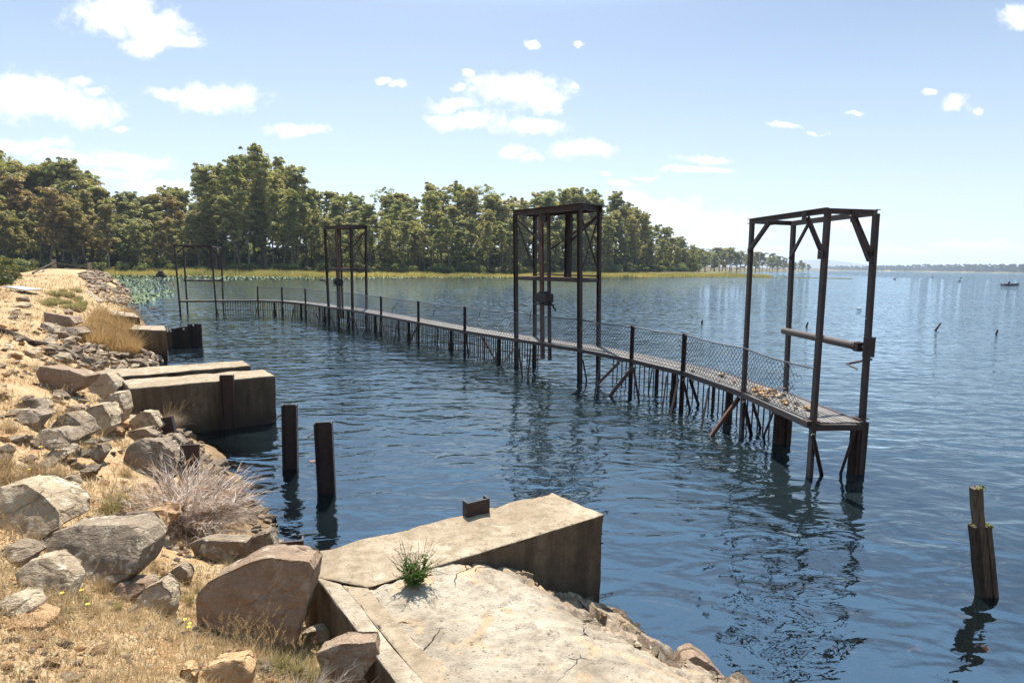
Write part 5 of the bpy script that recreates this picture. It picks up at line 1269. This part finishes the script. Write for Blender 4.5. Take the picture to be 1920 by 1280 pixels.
# weed on the slab
wo_ = Vector((*g2(775, 1092), Z1)); wd = empty('weed', wo_, 'leafy green weed with dry flower stalks growing from the abutment joint', 'weed')
rg = np.random.default_rng(8); b = Blades(); st = MB(); dryh = Blades()
for k in range(46):
    a = rg.uniform(0, 6.28); e = rg.uniform(.5, 1.45); L = rg.uniform(.22, .40)*(.7+.3*math.sin(e))
    d = np.array([math.cos(a)*math.cos(e), math.sin(a)*math.cos(e)*.7, math.sin(e)]); p = np.array([rg.normal(0,.03), rg.normal(0,.02), 0.0]); pts = [p]
    for j in range(6): d = d+rg.normal(0,.13,3)+np.array([0,0,.03]); d /= np.linalg.norm(d); p = p+d*L/6; pts.append(p)
    st.path([Vector(q)+wo_ for q in pts], [.003,.0026,.0022,.002,.0016,.0014,.001], 4)
    P0 = np.array(pts); m_ = 42; f = rg.random(m_)**1.5*5.6; i0 = f.astype(int); fr = (f-i0)[:, None]; pb = P0[i0]*(1-fr)+P0[i0+1]*fr
    dd = rg.normal(0,1,(m_,3)); dd[:,2] = np.abs(dd[:,2])*.6; dd /= np.linalg.norm(dd, axis=1, keepdims=True)
    sd2 = np.cross(dd, rg.normal(0,1,(m_,3))); sd2 /= np.linalg.norm(sd2, axis=1, keepdims=True)
    low = f < 3.6
    b.add(pb[low], dd[low], rg.uniform(.018,.042,low.sum()), rg.uniform(.010,.02,low.sum()), pick(np.array([(.10,.19,.035),(.15,.25,.05),(.07,.13,.03)]), low.sum(), rg), .3, 2, sd2[low])
    hi_ = ~low; nh = hi_.sum()
    if nh: dryh.add(pb[hi_], dd[hi_], rg.uniform(.010,.02,nh), .006, pick(np.array([(.34,.28,.18),(.25,.17,.10),(.42,.38,.28),(.16,.2,.06)]), nh, rg), .2, 1, sd2[hi_])
st.build('stem', M['greywood'], wd); link('leaves', b.mesh('leaves', M['blade0']), wd); link('flower_heads', dryh.mesh('flower_heads', M['blade0']), wd)
# yellow flowers
fm = MB(); 
for k in range(12):
    a = k*math.pi/6; fm.bar(Vector((0,0,.10)), Vector((math.cos(a)*.016, math.sin(a)*.016, .104)), .007, .002, Vector((-math.sin(a), math.cos(a), 0)))
fo = None
for k, (a, b_) in enumerate([(141,1085),(143,1103),(155,1118),(118,1125),(348,1172),(357,1180),(355,1187),(134,978),(166,1146),(125,845),(78,848),(55,893),(40,760),(92,758)]):
    h = hit(a, b_+8)
    if h is None: continue
    if fo is None:
        fo = empty('wildflower', h, '', 'flower'); sm = MB(); sm.tube(h-Vector((0,0,.02)), h+Vector((0,0,.10)), .0018, .0015, 4); sm.build('stem', M['moss'], fo)
        fm.v = [v+h for v in fm.v]; fm.tube(h+Vector((0,0,.098)), h+Vector((0,0,.107)), .006, .004, 6); fm.build('bloom', M['petal'], fo); o = fo
    else:
        o = fo.copy(); COL.objects.link(o); o.location = h
        for ch in list(fo.children): c = ch.copy(); COL.objects.link(c); c.parent = o
    s = .8 if h.length < 6 else 1.2; o.scale = (s, s, s)
    if k < 4 or k == 8: tag(o, 'yellow daisy-like flower in front of the lichen-spotted boulder', 'flower', 'yellow flowers by the lichen boulder')
    elif k < 7: tag(o, 'yellow flower beside the huge brown boulder', 'flower', 'yellow flowers by the brown boulder')
    elif k == 7: tag(o, 'single yellow flower over the lichen-spotted boulder', 'flower')
    else: tag(o, 'tiny yellow flower on the straw slope', 'flower', 'yellow flowers on the slope')
# stones on the deck
for k in range(44):
    r0 = random.Random(900+k)
    if k < 34: s = 13.9+abs(r0.gauss(0, .35)); off = min(.85, max(.06, .40+r0.gauss(0,.18)-(s-14.1)*.1))
    elif k < 38: s = r0.uniform(13.2, 14.0); off = r0.uniform(.1,.6)
    elif k < 41: s = r0.uniform(9.9, 10.4); off = r0.uniform(.1,.5)
    else: s = [13.03, 6.02, .55][k-41]; off = .2
    s = min(s, 14.85)
    p = along(s, off, DZ+.01)
    put_rock(p.x, p.y, r0.uniform(.09,.24), rk.choice(['rk_orange','rk_pale','rk_orange']), 'tan stone lying on the footbridge deck', 'stones on the deck', .1, p.z, 10)
# ------------------------------------------------------------------ trees
def clump_cards(centres, radii, per, size, seed, up=.25, shade=True):
    """leaf sprays: small bent quads spread through dome shaped clumps"""
    rg = np.random.default_rng(seed); V = []; C = []
    N = len(centres)*per
    c = np.repeat(np.asarray(centres), per, 0); r = np.repeat(np.asarray(radii), per)[:, None]
    d = rg.normal(0, 1, (N, 3)); d /= np.linalg.norm(d, axis=1, keepdims=True); d[:, 2] = np.abs(d[:, 2])*.95-up
    p = c+d*r*(rg.random((N,1))**.4)*np.array([1,1,.95])
    n = d+rg.normal(0,.55,(N,3)); n[:, 2] += .2; n /= np.linalg.norm(n, axis=1, keepdims=True)
    u = np.cross(n, rg.normal(0,1,(N,3))); u /= np.linalg.norm(u, axis=1, keepdims=True); v = np.cross(n, u)
    s = size*rg.uniform(.6,1.3,(N,1))
    q = np.stack([p-u*s, p-v*s*.30, p+u*s, p+v*s*.30], 1)
    V = q.reshape(-1, 3); F = np.arange(N*4).reshape(-1, 4)
    g = np.repeat(rg.uniform(.6, 1.35, len(centres)), per)[:, None]*rg.uniform(.75,1.25,(N,1))
    tone = g*np.stack([1+.18*rg.normal(0,1,N), np.ones(N), 1+.1*rg.normal(0,1,N)], -1)
    return V, F, np.repeat(np.clip(tone, .3, 2), 4, 0)
def leaf_mesh(name, cards, mat):
    V = np.concatenate([c[0] for c in cards]); off = 0; Fs = []
    for c in cards: Fs.append(c[1]+off); off += len(c[0])
    C = np.concatenate([c[2] for c in cards]); me_ = mesh_from(name, V, np.concatenate(Fs), (mat,))
    ca = me_.color_attributes.new('Col', 'FLOAT_COLOR', 'POINT'); ca.data.foreach_set('color', np.concatenate([C, np.ones((len(C),1))], 1).astype(np.float32).ravel()); return me_
def gum(seed, Ht, crown0, width, nl, per, card, mat, lean=.3, fork=2):
    """a eucalypt: bare forked trunk, rising limbs, foliage in separate clumps; returns (trunk, crown) meshes of height Ht"""
    r_ = random.Random(seed); m = MB(); cen = []; rad = []
    tr = Ht*.0125+.05
    pts = [Vector((0,0,-.6))]; d = Vector((r_.uniform(-.06,.06), r_.uniform(-.06,.06), 1))
    for k in range(8):
        pts.append(pts[-1]+d*(Ht*.92+.6)/8); d = (d+Vector((r_.gauss(0,.07), r_.gauss(0,.07), 0))).normalized()
    rs = [tr*(1-.85*k/8) for k in range(9)]; rs[0] *= 1.35
    m.path(pts, rs, 7)
    for k in range(nl):
        f = crown0+(1-crown0)*((k+.5)/nl)**.9
        i = min(7, int(f*8)); b = pts[i].lerp(pts[i+1], f*8-i)
        a = k*2.4+r_.uniform(-.5,.5); 
        t_ = (f-crown0)/(1-crown0)
        reach = width*(.22+.78*min(1, .55+t_*1.5)*(1-t_)**.75)*r_.uniform(.6,1.2)
        rise = reach*r_.uniform(.8, 1.7)+width*.1
        e = b+Vector((math.cos(a)*reach, math.sin(a)*reach, rise)); md = b.lerp(e, .5)+Vector((0,0,-rise*.15))+Vector((r_.gauss(0,.2), r_.gauss(0,.2), 0))
        w = tr*.42*(1-f*.55)
        m.path([b, md, e], [w, w*.65, w*.25], 5)
        nsub = r_.choice([4,5,6,6])
        for j in range(nsub):
            g = r_.uniform(.45, 1.0); q = (b.lerp(md, g*2) if g < .5 else md.lerp(e, g*2-1))
            off = Vector((r_.gauss(0,1), r_.gauss(0,1), r_.uniform(.1,1.3)))*width*.20
            tip = q+off; m.path([q, tip], [w*.3, w*.12], 4)
            cen.append(tuple(tip)); rad.append(width*r_.uniform(.10,.24))
        cen.append(tuple(e)); rad.append(width*r_.uniform(.2,.32))
    for j in range(4): cen.append(tuple(pts[-1]+Vector((r_.gauss(0,.5), r_.gauss(0,.5), r_.uniform(-.06,.03)*Ht*.5)))); rad.append(width*.22)
    tm = mesh_from('trunk', m.v, m.f, (M['bark'],))
    V, F, C = clump_cards(cen, rad, per, card, seed)
    return tm, leaf_mesh('crown', [(V, F, C)], mat)
PROTO = {}
PROTO['tall'] = [gum(s, 34, .34, 5.2, 24, 70, .40, M['leaf']) for s in (1,2,3)]
PROTO['mid'] = [gum(s, 24, .24, 4.4, 21, 74, .38, M['leaf']) for s in (11,12,13,14)]
PROTO['low'] = [gum(s, 16, .08, 4.2, 17, 74, .40, M['leaf_dark'] if s == 41 else M['leaf']) for s in (41,42,43)]
PROTO['open'] = [gum(s, 28, .55, 6.2, 9, 44, .40, M['leaf']) for s in (21,22)]
PROTO['red'] = [gum(s, 26, .26, 4.8, 22, 72, .39, M['leaf_red']) for s in (31,32)]
HTS = {'low':16,'tall':34,'mid':24,'open':28,'red':26}
def bush_meshes(seed, w, h, mat):
    r_ = random.Random(seed); m = MB(); cen = []; rad = []
    for k in range(9):
        a = r_.uniform(0,6.28); q = Vector((math.cos(a)*w*r_.uniform(.1,.8), math.sin(a)*w*r_.uniform(.1,.8), h*r_.uniform(.35,.85)))
        m.path([Vector((0,0,-.3)), q*.5+Vector((0,0,.1)), q], [.12,.08,.04], 5); cen.append(tuple(q)); rad.append(w*r_.uniform(.3,.5))
        cen.append((q.x, q.y, q.z*.45)); rad.append(w*.42)
    V, F, C = clump_cards(cen, rad, 85, .24*w/2, seed, .5)
    return mesh_from('stem', m.v, m.f, (M['bark'],)), leaf_mesh('foliage', [(V, F, C)], mat)
BUSH = [bush_meshes(s, 2.2, 2.6, mt) for s, mt in ((1,M['leaf_bush']),(2,M['leaf_dark']),(3,M['leaf_bush']),(4,M['leaf_dark']))]
tr = random.Random(77)
def put_tree(kind, x, y, Ht, label, group, scale_w=1.0, cat='tree', name='gum_tree'):
    tm, cm = tr.choice(PROTO[kind]); s = Ht/HTS[kind]
    o = empty(name, Vector((x, y, hz(x, y)-.1)), label, cat, group); o.rotation_euler = (0,0,tr.uniform(0,6.28)); w = s**.75*scale_w*tr.uniform(.9,1.12)
    o.scale = (w, w, s)
    link('trunk', tm, o); link('crown', cm, o); return o
def put_bush(k, x, y, s, label, group):
    tm, cm = BUSH[k]; o = empty('bush', Vector((x, y, hz(x, y))), label, 'bush', group); o.rotation_euler = (0,0,tr.uniform(0,6.28)); o.scale = (s, s, s*tr.uniform(.8,1.2))
    link('stem', tm, o); link('foliage', cm, o)
SKY = [(-80,270),(0,280),(25,300),(60,305),(100,300),(150,292),(185,320),(215,350),(235,362),(262,372),(300,368),(335,345),(375,352),(398,302),(430,305),(452,292),(495,276),(520,300),(560,318),(580,352),(640,362),(700,372),(740,356),(762,364),(790,376),(820,345),(880,350),(905,370),(930,356),(958,376),(1010,355),(1060,352),(1100,360),(1135,366),(1150,352),(1172,382),(1200,402),(1230,416),(1262,432),(1290,455),(1320,468)]
def skyline(px): return float(np.interp(px, [a for a, b in SKY], [b for a, b in SKY]))
def dist_front(px):
    return float(np.interp(px, [-80,0,215,330,620,900,1000,1160,1240,1320], [150,156,168,176,184,206,222,262,300,380]))
def fit(px, py_top, Y):
    x, y = XY(px, Y); g = hz(x, y); d = ray(px, py_top); z = EYE+d[2]/d[1]*Y
    return x, y, max(5, z-g)
def grp(px):
    if px < 225: return 0
    if px < 385: return 1
    if px < 580: return 2
    if px < 960: return 3
    return 4
GL = [('tree in the browning wood behind the near end of the dam fence', 'browning wood by the fence'),
      ('tree in the lower wood between the browning wood and the tallest gums', 'lower wood'),
      ('tall gum in the tallest stand, behind the far gantries', 'tallest gum stand'),
      ('gum tree in the dense forest behind the reeds, between the two tall gantries', 'dense forest between gantries'),
      ('gum tree on the forest slope running down behind the tall and open gantries', 'forest slope')]
cnt = 0
for row, (dz_, step, lo, hi_) in enumerate([(0, 24, .42, .74), (12, 21, .62, .90), (26, 20, .86, 1.0), (46, 27, .9, 1.04)]):
    px_ = -70+row*7
    while px_ < 1305:
        pj = px_+tr.uniform(-7, 7); Y = dist_front(pj)+dz_+tr.uniform(-5, 5)
        hor = 494.5+.0125*(pj-660); top = skyline(pj); f = tr.uniform(lo, hi_)
        py_t = hor-(hor-top)*f
        g = grp(pj)
        if g == 0: kind = tr.choice(['red','red','mid','red'])
        elif g == 1: kind = tr.choice(['mid','red','mid'])
        elif g == 2: kind = tr.choice(['tall','tall','mid'])
        else: kind = tr.choice(['mid','mid','mid','tall','open'] if row == 3 else ['mid','mid','mid','tall'])
        if row in (1, 2) and cnt % 3 == 0: kind = 'low'; py_t = hor-(hor-py_t)*.62
        x, y, Hh = fit(pj, py_t, Y)
        lb, gp = GL[g]; put_tree(kind, x, y, Hh, lb, gp, 1.0 if row else .9); cnt += 1
        px_ += step*tr.uniform(.75, 1.25)*(1.0 if pj < 1150 else .8)
# shrubs standing deeper in the wood
px_ = -60
while px_ < 1300:
    Y = dist_front(px_)+tr.uniform(10, 60); x, y = XY(px_, Y); put_bush(tr.choice([1,3,0]), x, y, tr.uniform(1.2, 2.2)*Y/190, 'dark shrub in the shade among the trunks', 'shrubs among the trunks'); px_ += tr.uniform(9, 17)
px_ = -60
while px_ < 1290:
    Y = dist_front(px_)+tr.uniform(62, 95); x, y = XY(px_, Y); put_bush(tr.choice([1,3]), x, y, tr.uniform(2.2, 3.4)*Y/240, 'dark thicket deep in the wood', 'thickets deep in the wood'); px_ += tr.uniform(14, 24)
# picked-out trees on the skyline
for px_, top, add, kind, lb in [(-8,276,6,'open','broken-topped gum tree at the picture edge, taller than the browning wood'),(150,288,20,'tall','slender gum rising highest out of the browning wood'),(238,356,30,'tall','lone tree crown in the gap before the lower wood'),(290,362,26,'red','reddish-leaved tree in the dip of the treeline'),
    (405,300,6,'tall','broad gum at the near shoulder of the tallest stand'),(450,290,8,'tall','pointed gum second highest in the tallest stand'),(497,270,8,'tall','highest gum of all, topping the tallest stand'),(548,312,8,'tall','wide open-crowned gum at the far shoulder of the tallest stand'),
    (748,352,46,'open','flat-topped open tree standing above the dense forest'),(828,340,48,'tall','rounded gum crown highest over the dense forest'),(922,355,46,'open','thin see-through tree crown beside the rounded gum'),(1015,355,44,'tall','tall gum directly behind the tall gantry'),(1062,350,44,'tall','bushy gum behind the tall gantry roof'),(1152,352,34,'tall','last tall gum before the forest slopes down')]:
    x, y, Hh = fit(px_, top, dist_front(px_)+add); put_tree(kind, x, y, Hh, lb, None, 1.0)
# headland receding to the open lake
for k in range(38):
    px_ = 1296+k*5.9+tr.uniform(-3,3); Y = float(np.interp(px_, [1296,1340,1390,1450,1520], [430,560,700,900,1190]))+tr.uniform(0,60)
    top = float(np.interp(px_, [1296,1330,1368,1385,1420,1455,1500,1520], [460,470,458,470,474,476,490,494]))+tr.uniform(-2, 9)
    x, y, Hh = fit(px_, top, Y); put_tree(tr.choice(['low','low','mid']), x, y, Hh, 'tree on the low headland behind the open gantry', 'headland trees', 1.5)
# undergrowth along the forest foot
px_ = -60
while px_ < 1300:
    Y = dist_front(px_)-tr.uniform(1, 9); x, y = XY(px_+tr.uniform(-6,6), Y)
    if lake_sd(np.array([x]), np.array([y]))[0] > 6: put_bush(tr.choice([0,1,1,3,2]), x, y, tr.uniform(.5, 1.35)*Y/180, 'low bush along the foot of the forest', 'undergrowth bushes')
    px_ += tr.uniform(6, 12)
for px_, Y, s in [(15,120,1.6),(-10,105,1.5),(40,135,1.4),(60,145,1.5),(285,168,1.9),(300,172,1.6),(255,168,1.6)]:
    x, y = XY(px_, Y); put_bush(tr.choice([0,2]), x, y, s, 'rounded green bush beyond the dam crest', 'bushes beyond the crest')
# saplings on the back of the dam
for px_, py_ in [(10,528),(28,524),(2,535)]:
    h = hit(px_, py_); 
    if h is not None: put_bush(0, h.x, h.y, .32, 'small green sapling on the back slope of the dam', 'saplings on the dam')
# dam fence
f1 = G(102, 502.5, 2.2); f2 = G(169, 504, 2.15)
def fence_at(px, py): h = hit(px, py); return h
fa = fence_at(102, 503); _x, _y = XY(168, 99.0); fb = Vector((_x, _y, hz(_x, _y)))
fc = fence_at(62, 514); fd = fence_at(200, 520)
fr = empty('fence', fa, 'rustic fence of two thick posts and sagging rails across the far dam crest', 'fence')
for q in (fa, fb):
    s = q.length/1120*13; MB().box((q.x, q.y, q.z+s*.42), s*.32, s*.3, s*1.2).build('post', M['greywood'], fr, .02)
k = fa.length/1120
MB().path([fa+Vector((0,0,k*8)), fb+Vector((0,0,k*5))], [k*.9, k*.9], 6).build('rail', M['darkwood'], fr)
MB().path([fa+Vector((0,0,k*9)), fc+Vector((0,0,k*1))], [k*.9, k*.9], 6).build('rail', M['darkwood'], fr)
MB().path([fa.lerp(fb, .3)+Vector((0,0,k*1.2)), fb+Vector((0,0,k*1.2))], [k*.6, k*.6], 6).build('rail', M['greywood'], fr)
# reeds
N = 60000; px_r = RNG.uniform(195, 1450, N); Yb = np.interp(px_r, [195,620,1000,1240,1440], [146,157,193,228,262])
Y_ = Yb+RNG.uniform(-1, 26, N)**1; d0 = np.array([ray(p, 498) for p in px_r]); gx = d0[:,0]/d0[:,1]*Y_; gy = Y_
sdv_ = lake_sd(gx, gy); ok = (sdv_ > -2.5) & (sdv_ < 24); gx, gy, px_r, sdv_ = gx[ok], gy[ok], px_r[ok], sdv_[ok]; N = len(gx)
b = Blades(); gz = np.maximum(height(gx, gy), -.1)
patch = fbm(gx*.05, gy*.12, 3, 61); mixf = np.clip(.5+patch*1.6+RNG.normal(0,.2,N), 0, 1)[:, None]
c = mixf*np.array([(.36,.32,.09)])+(1-mixf)*np.array([(.19,.20,.06)]); tan_ = (RNG.random(N) < .18)[:, None]; c = np.where(tan_, np.array([(.42,.28,.12)]), c)*RNG.uniform(.8,1.2,(N,1))
ok2 = sdv_ > -1.2+2.2*fbm(gx*.3, gy*.3, 2, 63); gx, gy, gz, sdv_, c, mixf = gx[ok2], gy[ok2], gz[ok2], sdv_[ok2], c[ok2], mixf[ok2]; N = len(gx)
hgt = RNG.uniform(.7,1.7,N)*(1+.9*fbm(gx*.14, gy*.2, 3, 62))*(1-.35*sstep(6, 24, sdv_))
b.add(np.stack([gx, gy, gz-.05], -1), rdir(N, .16), hgt, .13, c, .3, 2, side=np.tile(np.array([[1.0,0,0]]), (N,1))*np.cos(0))
tag(link('reeds', b.mesh('reeds', M['reed'])), 'yellow-green reed bed along the far shore', 'reeds', kind='stuff')
# lily leaves: glinting pads standing off the water
def lilies(pts, sz, name, label):
    N = len(pts); u = RNG.uniform(0, 6.28, N); tl = RNG.uniform(.05, .8, N); s = sz*RNG.uniform(.6,1.3,N)
    ax = np.stack([np.cos(u), np.sin(u), np.zeros(N)], -1); bx = np.stack([-np.sin(u)*np.cos(tl), np.cos(u)*np.cos(tl), np.sin(tl)], -1)
    c0 = pts+np.array([0,0,.02]); ring = []
    for k in range(6):
        a = k*math.pi/3; ring.append(c0+ax*(math.cos(a)*s)[:, None]+bx*((math.sin(a)+.6)*s*.8)[:, None])
    V = np.stack(ring, 1).reshape(-1, 3); F = np.arange(N*6).reshape(-1, 6)
    me_ = mesh_from(name, V, F, (M['lilypad'],)); tag(link(name, me_), label, 'lily leaves', kind='stuff')
N = 4200; px_l = 195+135*RNG.random(N)**1.15; py_l = 519+RNG.random(N)*56
okl = (py_l < 572-np.maximum(0, px_l-262)*.30) & (fbm(px_l*.05, py_l*.11, 3, 71)+RNG.uniform(-.25,.25,N) > -.12-.3*(px_l < 290))
pts = np.array([tuple(G(a, b_, 0)) for a, b_ in zip(px_l[okl], py_l[okl])]); pts = pts[lake_sd(pts[:,0], pts[:,1]) < .1]
lilies(pts, .10, 'lily_leaves', 'patch of pale upturned lily leaves beside the rubble slope')
N = 4200; px_l = RNG.uniform(200, 1010, N)**1; yb_ = np.interp(px_l, [200,620,1010], [152,157,193])
Yl = yb_-RNG.random(N)**1.5*np.interp(px_l, [200,420,620,760,1010], [45,30,17,8,4]); d0 = np.array([ray(p, 498) for p in px_l]); pts = np.stack([d0[:,0]/d0[:,1]*Yl, Yl, np.zeros(N)], -1)
pts = pts[(lake_sd(pts[:,0], pts[:,1]) < .3) & (fbm(pts[:,0]*.12, pts[:,1]*.3, 3, 72)+RNG.uniform(-.3,.3,len(pts)) > -.1)]
lilies(pts, .17, 'lily_strip', 'strip of glinting lily leaves in front of the reeds')
# reeds thinning out on the right and a low weed bank in open water
N = 2600; px_l = RNG.uniform(1430, 1600, N); Yl = np.interp(px_l, [1430,1500,1600], [250,265,250])+RNG.normal(0,7,N)*np.interp(px_l,[1430,1500,1600],[1,.5,.25]); d0 = np.array([ray(p, 498) for p in px_l])
b = Blades(); b.add(np.stack([d0[:,0]/d0[:,1]*Yl, Yl, np.full(N,-.05)], -1), rdir(N,.3), RNG.uniform(.15,.4,N), .18, pick(np.array([(.26,.25,.06),(.33,.3,.12)]), N), .3, 2)
tag(link('water_weed', b.mesh('water_weed', M['reed'])), 'thin line of weed breaking the surface past the reed bed', 'weed', kind='stuff')
M['leaf_far'] = mat_leaf('far_leaves', [(.055,.055,.035),(.055,.055,.035)], .15)
# far shore woodland: one mass
cen = []; rad = []; px_f = 1556
fr_ = random.Random(9)
while px_f < 2120:
    Y = float(np.interp(px_f, [1556,1640,1740,1920,2120], [3540,3260,2860,2160,1800]))+fr_.uniform(0, 120); x, y = XY(px_f, Y)
    Hh = float(np.interp(px_f, [1556,1640,1740,1920], [24,28,34,32]))*fr_.uniform(.7,1.15); g = max(0, hz(x, y))
    for j in range(3): cen.append((x+fr_.gauss(0,5), y+fr_.gauss(0,8), g+Hh*(.25+.28*j))); rad.append(fr_.uniform(6,10)*(1.15-.15*j))
    px_f += fr_.uniform(.9, 3.0)
V, F, C = clump_cards(cen, rad, 110, 3.2, 5, .5)
tag(link('far_woodland', leaf_mesh('far_woodland', [(V, F, C)], M['leaf_far'])), 'low brownish woodland lining the far shore', 'woodland', kind='stuff')
# stones along the bank foot beyond the marsh
for k in range(46):
    px_ = tr.uniform(205, 500) if k < 38 else tr.uniform(180, 260); Y = float(np.interp(px_, [205,500], [176,178]))+tr.uniform(-5,3); x, y = XY(px_, Y)
    put_rock(x, y, tr.uniform(.5,1.3), tr.choice(['rk_grey','rk_brown']), 'small rock in the line along the bank behind the reeds', 'rocks behind the reeds', .3)
flush_rocks(250)
print('trees', cnt)
